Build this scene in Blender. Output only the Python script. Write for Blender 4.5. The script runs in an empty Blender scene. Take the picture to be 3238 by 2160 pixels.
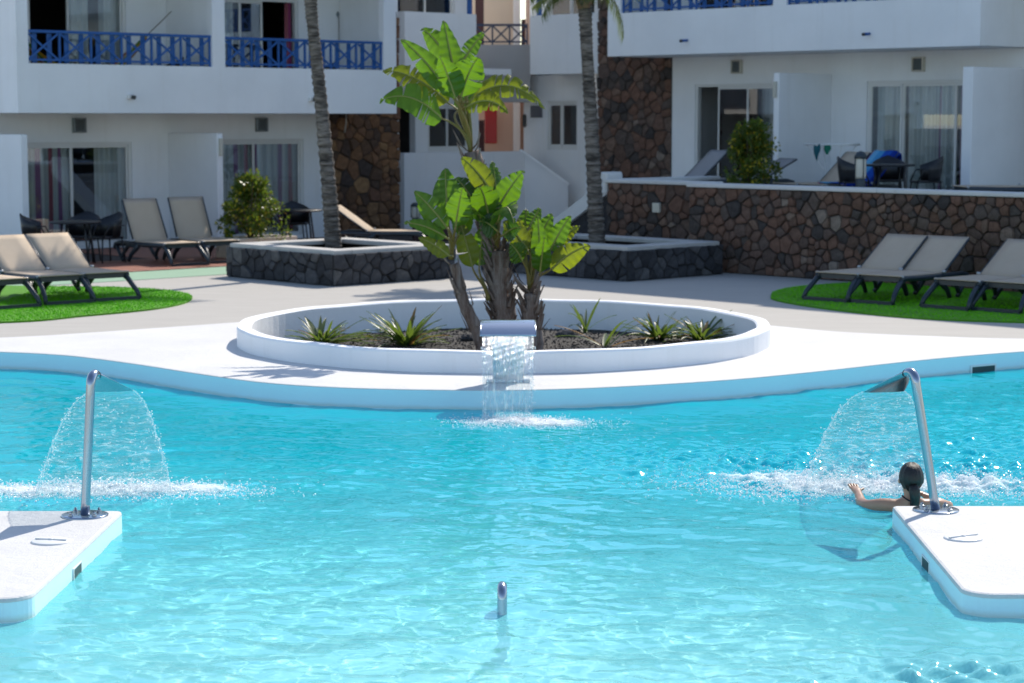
import bpy, math, random
import numpy as np
from mathutils import Vector, Matrix, noise
random.seed(7); rng = np.random.default_rng(7)
SC = bpy.context.scene; COL = SC.collection
R = math.radians

# ---------------------------------------------------------------- camera
cam = bpy.data.cameras.new('camera'); camo = bpy.data.objects.new('camera', cam); COL.objects.link(camo)
cam.sensor_width = 36.0; cam.lens = 73.5; cam.clip_start = 0.1; cam.clip_end = 4000
camo.location = (0, 0, 2.42); camo.rotation_euler = (R(90 - 6.112), 0, 0)
cam.dof.use_dof = True; cam.dof.focus_distance = 13.2; cam.dof.aperture_fstop = 3.6
SC.camera = camo
# ---------------------------------------------------------------- sky and sun
SUN_EL = R(43); SUN_AZ = math.atan2(.46, .89)            # azimuth measured from +y towards +x
W = bpy.data.worlds.new('World'); SC.world = W; W.use_nodes = True
nt = W.node_tree; bg = nt.nodes['Background']
sk = nt.nodes.new('ShaderNodeTexSky'); sk.sky_type = 'NISHITA'; sk.sun_disc = False
sk.sun_elevation = SUN_EL; sk.sun_rotation = SUN_AZ; sk.altitude = 20; sk.air_density = 1.0; sk.dust_density = .6; sk.ozone_density = 1.5
nt.links.new(sk.outputs['Color'], bg.inputs['Color']); bg.inputs['Strength'].default_value = 0.14
sl = bpy.data.lights.new('sun', 'SUN'); sl.energy = 3.8; sl.angle = R(.5); sl.color = (1, .925, .82)
so = bpy.data.objects.new('sun', sl); COL.objects.link(so)
sv = Vector((math.sin(SUN_AZ) * math.cos(SUN_EL), math.cos(SUN_AZ) * math.cos(SUN_EL), math.sin(SUN_EL)))
so.rotation_euler = sv.to_track_quat('Z', 'Y').to_euler(); so.location = sv * 60
# ---------------------------------------------------------------- colour management
vs = SC.view_settings; vs.view_transform = 'Standard'; vs.look = 'None'; vs.gamma = 1; vs.use_curve_mapping = False
vs.exposure = 0.55
SC.cycles.max_bounces = 10; SC.cycles.transparent_max_bounces = 24; SC.cycles.transmission_bounces = 8
SC.cycles.glossy_bounces = 4; SC.cycles.diffuse_bounces = 4; SC.cycles.sample_clamp_indirect = 6

# ================================================================ helpers
def s2l(c):
    return tuple(((v / 255) / 12.92 if v / 255 <= .04045 else ((v / 255 + .055) / 1.055) ** 2.4) for v in c)

def tag(o, label=None, cat=None, group=None, kind=None):
    if label: o['label'] = label
    if cat: o['category'] = cat
    if group: o['group'] = group
    if kind: o['kind'] = kind
    return o

def link(name, me, mat=None, parent=None, loc=None, rot=None):
    o = bpy.data.objects.new(name, me); COL.objects.link(o)
    if mat is not None and me is not None and not me.materials: me.materials.append(mat)
    if parent is not None: o.parent = parent
    if loc is not None: o.location = loc
    if rot is not None: o.rotation_euler = rot
    return o

def mesh(name, v, f, smooth=False):
    me = bpy.data.meshes.new(name); me.from_pydata([tuple(map(float, p)) for p in v], [], f); me.update()
    if smooth: me.polygons.foreach_set('use_smooth', [True] * len(me.polygons))
    return me

def empty(name, loc=(0, 0, 0), rz=0, label=None, cat=None, group=None):
    o = bpy.data.objects.new(name, None); COL.objects.link(o); o.location = loc; o.rotation_euler = (0, 0, rz)
    o.empty_display_size = .2
    return tag(o, label, cat, group)

class MB:
    """collects shapes into one mesh"""
    def __init__(s): s.v = []; s.f = []; s.sm = []
    def add(s, v, f, smooth=False):
        o = len(s.v); s.v += [tuple(map(float, p)) for p in v]; s.f += [tuple(i + o for i in q) for q in f]; s.sm += [smooth] * len(f); return s
    def box(s, x0, x1, y0, y1, z0, z1, b=0.0):
        if b <= 0:
            v = [(x, y, z) for z in (z0, z1) for y in (y0, y1) for x in (x0, x1)]
            f = [(0, 2, 3, 1), (4, 5, 7, 6), (0, 1, 5, 4), (2, 6, 7, 3), (0, 4, 6, 2), (1, 3, 7, 5)]
            return s.add(v, f)
        X, Y, Z = (x0, x1), (y0, y1), (z0, z1); v = []; idx = {}
        b = min(b, (x1 - x0) * .45, (y1 - y0) * .45, (z1 - z0) * .45)
        sg = (1, -1)
        for i in (0, 1):
            for j in (0, 1):
                for k in (0, 1):
                    c = (X[i], Y[j], Z[k]); d = (sg[i] * b, sg[j] * b, sg[k] * b)
                    for a in range(3):
                        p = [c[q] + (0 if q == a else d[q]) for q in range(3)]
                        idx[i, j, k, a] = len(v); v.append(p)
        f = []
        for a in range(3):
            o1, o2 = [q for q in range(3) if q != a]
            for e in (0, 1):
                q = []
                for m, n in ((0, 0), (1, 0), (1, 1), (0, 1)):
                    t = [0, 0, 0]; t[a] = e; t[o1] = m; t[o2] = n; q.append(idx[t[0], t[1], t[2], a])
                f.append(tuple(q))
        for a in range(3):                       # edges along axis a
            o1, o2 = [q for q in range(3) if q != a]
            for m in (0, 1):
                for n in (0, 1):
                    t = [0, 0, 0]; t[o1] = m; t[o2] = n; t[a] = 0; u = list(t); u[a] = 1
                    f.append((idx[(*t, o1)], idx[(*u, o1)], idx[(*u, o2)], idx[(*t, o2)]))
        for i in (0, 1):
            for j in (0, 1):
                for k in (0, 1): f.append((idx[i, j, k, 0], idx[i, j, k, 1], idx[i, j, k, 2]))
        return s.add(v, f)
    def tube(s, pts, rad, n=8, cap=True, smooth=True, flat=None):
        pts = [Vector(p) for p in pts]; m = len(pts)
        if not hasattr(rad, '__len__'): rad = [rad] * m
        up = Vector((0, 0, 1)); v = []; f = []; prev = None
        for i, p in enumerate(pts):
            t = (pts[min(i + 1, m - 1)] - pts[max(i - 1, 0)]).normalized()
            if prev is None:
                a = t.cross(up)
                if a.length < 1e-3: a = t.cross(Vector((1, 0, 0)))
            else: a = prev - t * prev.dot(t)
            a.normalize(); prev = a; b = t.cross(a)
            for k in range(n):
                th = 2 * math.pi * k / n
                v.append(p + (a * math.cos(th) + b * math.sin(th) * (flat or 1)) * rad[i])
        for i in range(m - 1):
            for k in range(n):
                f.append((i * n + k, i * n + (k + 1) % n, (i + 1) * n + (k + 1) % n, (i + 1) * n + k))
        if cap: f.append(tuple(range(n))[::-1]); f.append(tuple(range((m - 1) * n, m * n)))
        return s.add(v, f, smooth)
    def bar(s, a, b, w, h, up=(0, 0, 1)):
        a, b = Vector(a), Vector(b); t = (b - a).normalized(); u = Vector(up)
        x = t.cross(u)
        if x.length < 1e-4: x = t.cross(Vector((0, 1, 0)))
        x.normalize(); y = x.cross(t)
        v = [p + x * (i * w / 2) + y * (j * h / 2) for p in (a, b) for i, j in ((-1, -1), (1, -1), (1, 1), (-1, 1))]
        return s.add(v, [(0, 1, 2, 3)[::-1], (4, 5, 6, 7), (0, 1, 5, 4), (1, 2, 6, 5), (2, 3, 7, 6), (3, 0, 4, 7)])
    def lathe(s, prof, n=24, c=(0, 0, 0), smooth=True, cap=True):
        v = []; f = []; m = len(prof)
        for r, z in prof:
            for k in range(n):
                t = 2 * math.pi * k / n; v.append((c[0] + r * math.cos(t), c[1] + r * math.sin(t), c[2] + z))
        for i in range(m - 1):
            for k in range(n): f.append((i * n + k, i * n + (k + 1) % n, (i + 1) * n + (k + 1) % n, (i + 1) * n + k))
        if cap: f.append(tuple(range(n))[::-1]); f.append(tuple(range((m - 1) * n, m * n)))
        return s.add(v, f, smooth)
    def build(s, name, mat=None, parent=None, loc=None, rot=None):
        me = bpy.data.meshes.new(name); me.from_pydata(s.v, [], s.f); me.update()
        me.polygons.foreach_set('use_smooth', s.sm)
        return link(name, me, mat, parent, loc, rot)

def bx(name, parent, mat, x0, x1, y0, y1, z0, z1, b=.006):
    return MB().box(x0, x1, y0, y1, z0, z1, b).build(name, mat, parent)

def copy_tree(o, parent=None):
    c = o.copy(); COL.objects.link(c); c.parent = parent
    for ch in list(o.children): copy_tree(ch, c)
    return c

def prism(poly, z0, z1, b=0.0, bottom=True):
    """vertical prism from a ccw outline, chamfered at the top edge"""
    n = len(poly); P = [Vector((p[0], p[1])) for p in poly]
    v = [(p.x, p.y, z0) for p in P]; f = []
    rings = [[(p.x, p.y) for p in P]]
    if b > 0:
        ins = []
        for i in range(n):
            e1 = (P[i] - P[i - 1]).normalized(); e2 = (P[(i + 1) % n] - P[i]).normalized()
            m = Vector((-(e1.y + e2.y), e1.x + e2.x)); m.normalize(); k = max(.35, m.dot(Vector((-e1.y, e1.x))))
            ins.append(P[i] + m * (b / k))
        v += [(p.x, p.y, z1 - b) for p in P]
        v += [(p.x * .7 + q.x * .3, p.y * .7 + q.y * .3, z1 - b * .3) for p, q in zip(P, ins)]
        v += [(p.x, p.y, z1) for p in ins]; L = 4
    else:
        v += [(p.x, p.y, z1) for p in P]; L = 2
    for k in range(L - 1):
        for i in range(n): f.append((k * n + i, k * n + (i + 1) % n, (k + 1) * n + (i + 1) % n, (k + 1) * n + i))
    f.append(tuple(range((L - 1) * n, L * n)))
    if bottom: f.append(tuple(range(n))[::-1])
    return v, f

# ================================================================ materials
MATS = {}
class NT:
    def __init__(s, name):
        s.m = bpy.data.materials.new(name); s.m.use_nodes = True; s.t = s.m.node_tree; s.t.nodes.clear()
        s.out = s.n('ShaderNodeOutputMaterial')
    def n(s, typ, **k):
        x = s.t.nodes.new(typ)
        for a, b in k.items():
            if a.startswith('i_'): x.inputs[a[2:].replace('_', ' ')].default_value = b
            else: setattr(x, a, b)
        return x
    def l(s, a, b): s.t.links.new(a, b)
    def coord(s, kind='Object'): return s.n('ShaderNodeTexCoord').outputs[kind]
    def noise(s, scale, detail=4, rough=.55, co=None, dist=0):
        x = s.n('ShaderNodeTexNoise'); x.inputs['Scale'].default_value = scale; x.inputs['Detail'].default_value = detail
        x.inputs['Roughness'].default_value = rough; x.inputs['Distortion'].default_value = dist
        s.l(co if co is not None else s.coord(), x.inputs['Vector']); return x.outputs['Fac']
    def ramp(s, fac, stops, interp='LINEAR'):
        x = s.n('ShaderNodeValToRGB'); s.l(fac, x.inputs['Fac']); e = x.color_ramp.elements; x.color_ramp.interpolation = interp
        while len(e) > 1: e.remove(e[-1])
        e[0].position = stops[0][0]; e[0].color = (*stops[0][1], 1)
        for p, c in stops[1:]:
            q = e.new(p); q.color = (*c, 1)
        return x.outputs['Color']
    def mix(s, fac, a, b, typ='MIX'):
        x = s.n('ShaderNodeMix', data_type='RGBA', blend_type=typ)
        for i, val in ((0, fac), (6, a), (7, b)):
            if hasattr(val, 'node'): s.l(val, x.inputs[i])
            elif i == 0: x.inputs[0].default_value = val
            else: x.inputs[i].default_value = (*val, 1)
        return x.outputs[2]
    def math(s, op, a, b=0.0):
        x = s.n('ShaderNodeMath', operation=op)
        for i, val in enumerate((a, b)):
            if hasattr(val, 'node'): s.l(val, x.inputs[i])
            else: x.inputs[i].default_value = val
        return x.outputs[0]
    def bump(s, h, strength=.3, dist=.02, normal=None):
        x = s.n('ShaderNodeBump'); x.inputs['Strength'].default_value = strength; x.inputs['Distance'].default_value = dist
        s.l(h, x.inputs['Height'])
        if normal is not None: s.l(normal, x.inputs['Normal'])
        return x.outputs['Normal']
    def princ(s, col, rough=.6, spec=.5, metal=0, normal=None, **k):
        x = s.n('ShaderNodeBsdfPrincipled')
        if hasattr(col, 'node'): s.l(col, x.inputs['Base Color'])
        else: x.inputs['Base Color'].default_value = (*col, 1)
        if hasattr(rough, 'node'): s.l(rough, x.inputs['Roughness'])
        else: x.inputs['Roughness'].default_value = rough
        x.inputs['Specular IOR Level'].default_value = spec; x.inputs['Metallic'].default_value = metal
        if normal is not None: s.l(normal, x.inputs['Normal'])
        for a, b in k.items(): x.inputs[a.replace('_', ' ')].default_value = b
        return x.outputs[0]
    def done(s, sh, disp=None): s.l(sh, s.out.inputs['Surface']); MATS[s.m.name] = s.m; return s.m

def mat_simple(name, col, rough=.6, metal=0, var=.12, scale=6, bscale=60, bstr=.15, spec=.5):
    t = NT(name); n1 = t.noise(scale, 5); c = t.mix(t.math('MULTIPLY', n1, 1.0), tuple(v * (1 - var) for v in col), tuple(min(1, v * (1 + var)) for v in col))
    nb = t.bump(t.noise(bscale, 3), bstr, .01)
    return t.done(t.princ(c, rough, spec, metal, nb))

def plaster(name, col, dirt=.10):
    t = NT(name); co = t.coord()
    big = t.noise(.7, 6, .6, co); fine = t.noise(38, 4, .6, co); mid = t.noise(5, 5, .6, co)
    mp = t.n('ShaderNodeMapping'); mp.inputs['Scale'].default_value = (3.2, 3.2, .22); t.l(co, mp.inputs['Vector'])
    streak = t.noise(1.6, 5, .65, mp.outputs[0])
    c = t.mix(t.ramp(big, [(.35, (0, 0, 0)), (.75, (1, 1, 1))]), col, tuple(v * (1 - dirt) for v in col))
    c = t.mix(t.ramp(streak, [(.55, (0, 0, 0)), (.8, (.5, .5, .5))]), c, tuple(v * w for v, w in zip(col, (.86, .85, .82))))
    b = t.bump(fine, .22, .012, t.bump(mid, .15, .03))
    return t.done(t.princ(c, .85, .25, 0, b))
# ================================================================ ground, deck, pool
WATER_Z = -.18
M_white = None
def mk_ground_mats():
    # white painted rough deck
    t = NT('white_deck_paint'); co = t.coord()
    fine = t.noise(90, 4, .7, co); mid = t.noise(9, 6, .65, co); big = t.noise(.9, 5, .6, co)
    c = t.mix(t.ramp(big, [(.3, (0, 0, 0)), (.75, (1, 1, 1))]), (.66, .655, .645), (.57, .565, .555))
    c = t.mix(t.ramp(mid, [(.60, (0, 0, 0)), (.74, (.6, .6, .6))]), c, (.50, .49, .47))
    t.done(t.princ(c, .8, .3, 0, t.bump(fine, .6, .008, t.bump(mid, .5, .02))))
    t = NT('grey_paving'); co = t.coord()
    fine = t.noise(60, 4, .7, co); mp = t.n('ShaderNodeMapping'); mp.inputs['Scale'].default_value = (.5, 2.5, 1); t.l(co, mp.inputs['Vector'])
    st = t.noise(2.2, 6, .65, mp.outputs[0])
    c = t.mix(st, (.36, .34, .31), (.465, .445, .41))
    t.done(t.princ(c, .85, .25, 0, t.bump(fine, .3, .006, t.bump(st, .3, .01))))
    t = NT('terracotta_tile'); co = t.coord()
    n = t.noise(3, 4, .6, co); c = t.mix(n, (.24, .085, .055), (.34, .14, .09))
    t.done(t.princ(c, .55, .4, 0, t.bump(t.noise(50, 3, .6, co), .15, .004)))
    t = NT('green_sport_paint'); co = t.coord()
    c = t.mix(t.noise(4, 5, .6, co), (.22, .36, .25), (.30, .43, .31)); t.done(t.princ(c, .8, .3, 0, t.bump(t.noise(60, 3), .2, .004)))
    t = NT('artificial_grass'); co = t.coord()
    c = t.mix(t.noise(260, 2, .7, co), (.06, .27, .006), (.18, .52, .015)); c = t.mix(t.ramp(t.noise(3, 4, .6, co), [(.4, (0, 0, 0)), (.7, (.5, .5, .5))]), c, (.09, .30, .018))
    t.done(t.princ(c, .7, .3, 0, t.bump(t.noise(300, 2, .7, co), .9, .02)))
    t = NT('pool_paint'); co = t.coord()
    sp = t.n('ShaderNodeSeparateXYZ'); t.l(co, sp.inputs[0]); mr = t.n('ShaderNodeMapRange'); mr.inputs['From Min'].default_value = 11; mr.inputs['From Max'].default_value = 17.5; t.l(sp.outputs[1], mr.inputs['Value'])
    c = t.mix(mr.outputs[0], t.mix(t.noise(1.3, 5, .6, co), (.70, .92, .94), (.76, .95, .96)), (.20, .80, .90))   # light lost with water depth is put into the floor colour
    t.done(t.princ(c, .55, .4, 0, t.bump(t.noise(40, 3), .15, .006)))
    t = NT('pool_wall_paint'); co = t.coord()
    c = t.mix(t.noise(1.3, 5, .6, co), (.58, .80, .86), (.66, .86, .91)); sp = t.n('ShaderNodeSeparateXYZ'); t.l(co, sp.inputs[0])
    ln = t.math('ADD', sp.outputs[2], t.math('MULTIPLY', t.noise(5, 4, .7, co), .03))                      # scum line just above the water
    c = t.mix(t.ramp(t.math('MULTIPLY', t.math('ADD', ln, .25), 4.0), [(.30, (0, 0, 0)), (.36, (.55, .55, .55)), (.41, (.35, .35, .35)), (.50, (0, 0, 0))]), c, (.50, .50, .38))
    t.done(t.princ(c, .6, .4, 0, t.bump(t.noise(40, 3), .2, .006)))
    # soil
    t = NT('volcanic_gravel'); co = t.coord()
    v = t.n('ShaderNodeTexVoronoi'); v.inputs['Scale'].default_value = 70; t.l(co, v.inputs['Vector'])
    c = t.mix(t.noise(55, 3, .7, co), (.012, .011, .010), (.085, .075, .066)); c = t.mix(t.ramp(v.outputs['Distance'], [(0, (.5, .5, .5)), (.35, (0, 0, 0))]), c, (.11, .095, .085))
    t.done(t.princ(c, .8, .3, 0, t.bump(v.outputs['Distance'], .8, .02)))
mk_ground_mats()

def smooth_curve(pts, n=160):
    pts = sorted(pts); x = np.array([p[0] for p in pts]); y = np.array([p[1] for p in pts])
    d = np.gradient(y, x); X = np.linspace(x[0], x[-1], n); k = np.clip(np.searchsorted(x, X) - 1, 0, len(x) - 2)
    h = x[k + 1] - x[k]; t = (X - x[k]) / h
    Y = (2*t**3 - 3*t**2 + 1) * y[k] + (t**3 - 2*t**2 + t) * h * d[k] + (-2*t**3 + 3*t**2) * y[k + 1] + (t**3 - t**2) * h * d[k + 1]
    return X, Y
EX, EY = smooth_curve([(-9.5, 20.2), (-7.5, 21.5), (-5.318, 21.62), (-4.58, 21.3), (-3.785, 20.6), (-2.983, 19.75), (-2.296, 19.1), (-1.474, 18.71), (-.686, 18.57), (-.076, 18.55), (.489, 18.64), (1.29, 18.93), (2.128, 19.36), (3.04, 20.02), (4.03, 20.82), (5.338, 21.66), (7.5, 22.1), (9.5, 21.2)], 220)
edge_y = lambda x: float(np.interp(x, EX, EY))
def strip(name, X, Y0, Y1, z, mat, label=None, rows=1):
    v = []; f = []; n = len(X)
    for r in range(rows + 1):
        a = r / rows
        for i in range(n): v.append((X[i], Y0[i] * (1 - a) + Y1[i] * a, z))
    for r in range(rows):
        for i in range(n - 1): f.append((r * n + i, r * n + i + 1, (r + 1) * n + i + 1, (r + 1) * n + i))
    return tag(link(name, mesh(name, v, f), mat), kind='structure')

# columns of the sheets; the round planter's bed is left open in them
HC = (-.09, 22.70, 2.815, 2.885)
_hx = HC[0] + HC[2] * np.cos(np.linspace(0, math.pi, 97))
EX2 = np.unique(np.round(np.concatenate([EX, _hx]), 5)); EY2 = np.interp(EX2, EX, EY)
def hole(x):
    d = 1 - ((x - HC[0]) / HC[2]) ** 2
    return HC[3] * math.sqrt(d) if d > 0 else 0.0
def holed(mb, X, Y0, Y1, z):
    for i in range(len(X) - 1):
        a, b = X[i], X[i + 1]; ha, hb = hole(a), hole(b)
        if HC[0] - HC[2] - 1e-6 <= a and b <= HC[0] + HC[2] + 1e-6:
            mb.add([(a, Y0[i], z), (b, Y0[i + 1], z), (b, HC[1] - hb, z), (a, HC[1] - ha, z)], [(0, 1, 2, 3)])
            if Y1[i] > HC[1] + ha and Y1[i + 1] > HC[1] + hb: mb.add([(a, HC[1] + ha, z), (b, HC[1] + hb, z), (b, Y1[i + 1], z), (a, Y1[i], z)], [(0, 1, 2, 3)])
        else: mb.add([(a, Y0[i], z), (b, Y0[i + 1], z), (b, Y1[i + 1], z), (a, Y1[i], z)], [(0, 1, 2, 3)])
# grey paving sheet reaching the horizon, with the pool left open
mb = MB()
holed(mb, EX2, EY2, np.full(len(EX2), 60.0), -.004)
for x0, x1, y0, y1 in ((-600, -9.5, -60, 60), (9.5, 600, -60, 60), (-9.5, 9.5, -60, 5.2), (-600, 600, 60, 2500), (-600, 600, -600, -60)):
    mb.add([(x0, y0, -.004), (x1, y0, -.004), (x1, y1, -.004), (x0, y1, -.004)], [(0, 1, 2, 3)])
tag(mb.build('paving', MATS['grey_paving']), kind='structure')
# white band along the pool: its far border
BX, BY = smooth_curve([(-9.5, 22.0), (-7, 22.8), (-5.55, 23.05), (-4.2, 24.0), (-2.9, 25.0), (0, 25.4), (2.8, 24.6), (3.6, 23.75), (4.6, 23.2), (5.6, 22.9), (7.5, 23.3), (9.5, 22.8)], 220)
mb = MB(); n = len(EX2); BY2 = np.interp(EX2, BX, BY)
mb.add([(x, y, -.010) for x, y in zip(EX2, EY2)] + [(x, y + .003, -.004) for x, y in zip(EX2, EY2)] + [(x, y + .02, 0) for x, y in zip(EX2, EY2)], [(r * n + i, r * n + i + 1, (r + 1) * n + i + 1, (r + 1) * n + i) for r in range(2) for i in range(n - 1)])
holed(mb, EX2, EY2 + .02, BY2, 0)
tag(mb.build('pool_deck', MATS['white_deck_paint']), kind='structure')
# pool shell: far wall, floor, sides
def floor_z(x, y): return -1.15 - .55 / (1 + math.exp(-(y - 15.0 + .15 * x) / .9))
v = []; f = []
fx = np.linspace(-9.5, 9.5, 60); fy = np.linspace(5.2, 23, 60)
for y in fy:
    for x in fx: v.append((x, y, floor_z(x, y)))
f = [(j * 60 + i, j * 60 + i + 1, (j + 1) * 60 + i + 1, (j + 1) * 60 + i) for j in range(59) for i in range(59)]
pool_floor = tag(link('pool_floor', mesh('pool_floor', v, f, True), MATS['pool_paint']), kind='structure')
v = [(x, y, -.010) for x, y in zip(EX, EY)] + [(x, y, -2) for x, y in zip(EX, EY)]
n = len(EX); f = [(i, n + i, n + i + 1, i + 1) for i in range(n - 1)]
o = len(v); v += [(-9.5, 5.2, -.004), (-9.5, 5.2, -2), (9.5, 5.2, -.004), (9.5, 5.2, -2), (9.5, EY[-1], -.004), (9.5, EY[-1], -2), (-9.5, EY[0], -.004), (-9.5, EY[0], -2)]
f += [(o, o + 1, o + 3, o + 2), (o + 2, o + 3, o + 5, o + 4), (o + 6, o + 7, o + 1, o)]
pool_wall = tag(link('pool_wall', mesh('pool_wall', v, f), MATS['pool_wall_paint']), kind='structure')

# ------------------------------------------------ water
def water_height(X, Y, rg, damp_small=1.0):
    """sum of many ripples; livelier around the falling water, calm under the far wall"""
    H = np.zeros_like(X)
    wx = X + .22 * np.sin(.9 * Y + 1.3 * np.sin(.7 * X)) + .09 * np.sin(2.7 * X + 1.9 * Y)
    wy = Y + .22 * np.sin(1.1 * X + .8 * Y) + .08 * np.sin(3.1 * Y - 2.2 * X)
    for k in range(80):
        lam = 10 ** rg.uniform(math.log10(.10), math.log10(1.1)); th = rg.normal(math.pi / 2, .9)
        kx, ky = math.cos(th) * 2 * math.pi / lam, math.sin(th) * 2 * math.pi / lam
        a = .0027 * lam ** .95; ph = rg.uniform(0, 6.28)
        m = .5 + .5 * np.sin(rg.uniform(.3, .9) * X + rg.uniform(.3, .9) * Y + rg.uniform(0, 6.28))
        H += a * m * np.sin(kx * wx + ky * wy + ph)
    return H
def choppy(X, Y):
    def g(x, y, sx, sy): return np.exp(-((X - x) / sx) ** 2 - ((Y - y) / sy) ** 2)
    return .75 + 1.0 * g(2.6, 14.6, 1.8, 1.2) + .6 * g(-2.6, 14.6, 1.0, .7) + .7 * g(.1, 17.6, .6, .35) + .5 * g(2.4, 9.4, 1.0, .8) + .4 * g(4.5, 18, 2, 1.6) - .3 * g(-.8, 17, 1.6, 1.4)
wxs = np.concatenate([np.arange(-9.5, -6, .12), np.arange(-6, 6, .024), np.arange(6, 9.51, .12)])
wys = np.concatenate([np.arange(5.2, 8.6, .06), np.arange(8.6, 22.3, .025)])
GX, GY = np.meshgrid(wxs, wys)
GZ = WATER_Z + water_height(GX, GY, rng) * choppy(GX, GY)
def chop_fine(X, Y, rg):
    def g(x, y, sx, sy): return np.exp(-((X - x) / sx) ** 2 - ((Y - y) / sy) ** 2)
    H = np.zeros_like(X)
    for k in range(26):
        lam = rg.uniform(.075, .2); th = rg.uniform(0, 6.28); H += .05 * lam * rg.uniform(.4, 1) * np.sin((np.cos(th) * X + np.sin(th) * Y) * 6.283 / lam + rg.uniform(0, 6.28) + 1.5 * np.sin(1.7 * X + 2.3 * Y + k))
    return H * .55 * (1.0 * g(2.6, 14.7, 1.1, .45) + 1.15 * g(2.6, 15.5, 1.6, .8) + .45 * g(.8, 16.0, 1.5, .8) + .8 * g(3.4, 14.9, .8, .5) + .5 * g(3.8, 16.5, 1.2, 1.2) + .3 * g(4.2, 18, 1.5, 2.0) + .8 * g(-2.8, 14.4, .7, .25) + .8 * g(.15, 17.7, .35, .2) + 1.3 * g(2.2, 9.5, .7, .45) + .5 * g(1.2, 9.3, 1.0, .3) + .085)
GZ += chop_fine(GX, GY, rng)
NXW, NYW = len(wxs), len(wys)
vw = np.stack([GX.ravel(), GY.ravel(), GZ.ravel()], 1)
ii = (np.arange(NYW - 1)[:, None] * NXW + np.arange(NXW - 1)[None]).ravel()
fw = np.stack([ii, ii + 1, ii + 1 + NXW, ii + NXW], 1)
def np_mesh(name, v, f, smooth=True):
    me = bpy.data.meshes.new(name); me.vertices.add(len(v)); me.vertices.foreach_set('co', v.astype(np.float32).ravel())
    k = f.shape[1]; me.loops.add(f.size); me.loops.foreach_set('vertex_index', f.astype(np.int32).ravel())
    me.polygons.add(len(f)); me.polygons.foreach_set('loop_start', np.arange(0, f.size, k, dtype=np.int32))
    me.polygons.foreach_set('use_smooth', np.full(len(f), smooth)); me.update(calc_edges=True); return me
t = NT('pool_water'); co = t.coord(); sp = t.n('ShaderNodeSeparateXYZ'); t.l(co, sp.inputs[0])
mr = t.n('ShaderNodeMapRange'); mr.inputs['From Min'].default_value = 9.5; mr.inputs['From Max'].default_value = 16.0; t.l(sp.outputs[1], mr.inputs['Value']); dp = mr.outputs[0]   # shallow to deep water
gl = t.n('ShaderNodeBsdfGlossy'); gl.inputs['Roughness'].default_value = .05; gl.inputs['Color'].default_value = (.66, .86, .96, 1)
rf = t.n('ShaderNodeBsdfRefraction'); rf.inputs['IOR'].default_value = 1.33; rf.inputs['Roughness'].default_value = 0; t.l(t.mix(dp, (.90, 1, .98), (.55, .98, .98)), rf.inputs['Color'])
df = t.n('ShaderNodeBsdfDiffuse'); t.l(t.mix(dp, (.30, .91, .90), (0.0, .80, .89)), df.inputs['Color'])      # light scattered back by the water itself
m1 = t.n('ShaderNodeMixShader'); m1.inputs[0].default_value = .40; t.l(rf.outputs[0], m1.inputs[1]); t.l(df.outputs[0], m1.inputs[2])
fr = t.n('ShaderNodeFresnel'); fr.inputs['IOR'].default_value = 1.27
mx = t.n('ShaderNodeMixShader'); t.l(fr.outputs[0], mx.inputs[0]); t.l(m1.outputs[0], mx.inputs[1]); t.l(gl.outputs[0], mx.inputs[2])
t.done(mx.outputs[0])
water = tag(link('pool_water', np_mesh('pool_water', vw, fw), MATS['pool_water']), kind='structure')
water.cycles.is_caustics_caster = True
for o in (pool_floor, pool_wall): o.cycles.is_caustics_receiver = True
sl.cycles.is_caustics_light = True
# ================================================================ more materials
plaster('white_plaster', (.86, .87, .875)); plaster('stair_plaster', (.74, .745, .755)); plaster('lower_plaster', (.46, .45, .45)); plaster('cream_plaster', (.72, .60, .47), .06); plaster('pink_plaster', (.74, .50, .38), .06); plaster('grey_plaster', (.40, .39, .385), .08)
mat_simple('white_upvc', (.72, .72, .70), .35, 0, .05, 4, 30, .03)
mat_simple('blue_paint', (.012, .095, .32), .45, 0, .25, 5, 60, .15)
mat_simple('navy_paint', (.01, .03, .08), .45, 0, .25, 5, 60, .15)
mat_simple('grey_louvre', (.20, .23, .245), .5, 0, .1)
mat_simple('beige_lamp', (.55, .52, .44), .5, 0, .08)
mat_simple('dark_wood', (.045, .008, .010), .5, 0, .2)
mat_simple('red_enamel', (.42, .012, .014), .35, 0, .1)
mat_simple('blue_slate', (.075, .085, .11), .4, 0, .25, 14)
mat_simple('black_plastic', (.012, .013, .016), .4, 0, .2)
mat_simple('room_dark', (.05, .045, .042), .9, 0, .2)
mat_simple('coping_concrete', (.47, .455, .43), .85, 0, .18, 7, 70, .4)
mat_simple('dark_mortar', (.055, .045, .040), .95, 0, .4, 25, 60, .6)
mat_simple('black_mortar', (.028, .028, .030), .95, 0, .4, 25, 60, .6)
def stone_mat(name, stops, bstr=.7):
    t = NT(name); co = t.coord(); oi = t.n('ShaderNodeObjectInfo')
    base = t.ramp(oi.outputs['Random'], stops)
    n1 = t.noise(14, 6, .7, co); n2 = t.noise(75, 4, .75, co)
    c = t.mix(t.ramp(n1, [(.3, (0, 0, 0)), (.7, (1, 1, 1))]), t.mix(1.0, base, (.62, .60, .60), 'MULTIPLY'), t.mix(1.0, base, (1.22, 1.2, 1.18), 'MULTIPLY'))
    c = t.mix(t.ramp(n2, [(.58, (0, 0, 0)), (.72, (.8, .8, .8))]), c, (.02, .017, .016))
    return t.done(t.princ(c, .92, .2, 0, t.bump(n2, bstr, .02, t.bump(n1, .6, .04))))
stone_mat('lava_stone_brown', [(0, (.065, .058, .057)), (.15, (.10, .083, .074)), (.35, (.165, .097, .070)), (.62, (.205, .118, .086)), (.8, (.125, .10, .088)), (.96, (.225, .148, .11)), (1, (.28, .23, .19))])
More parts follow.
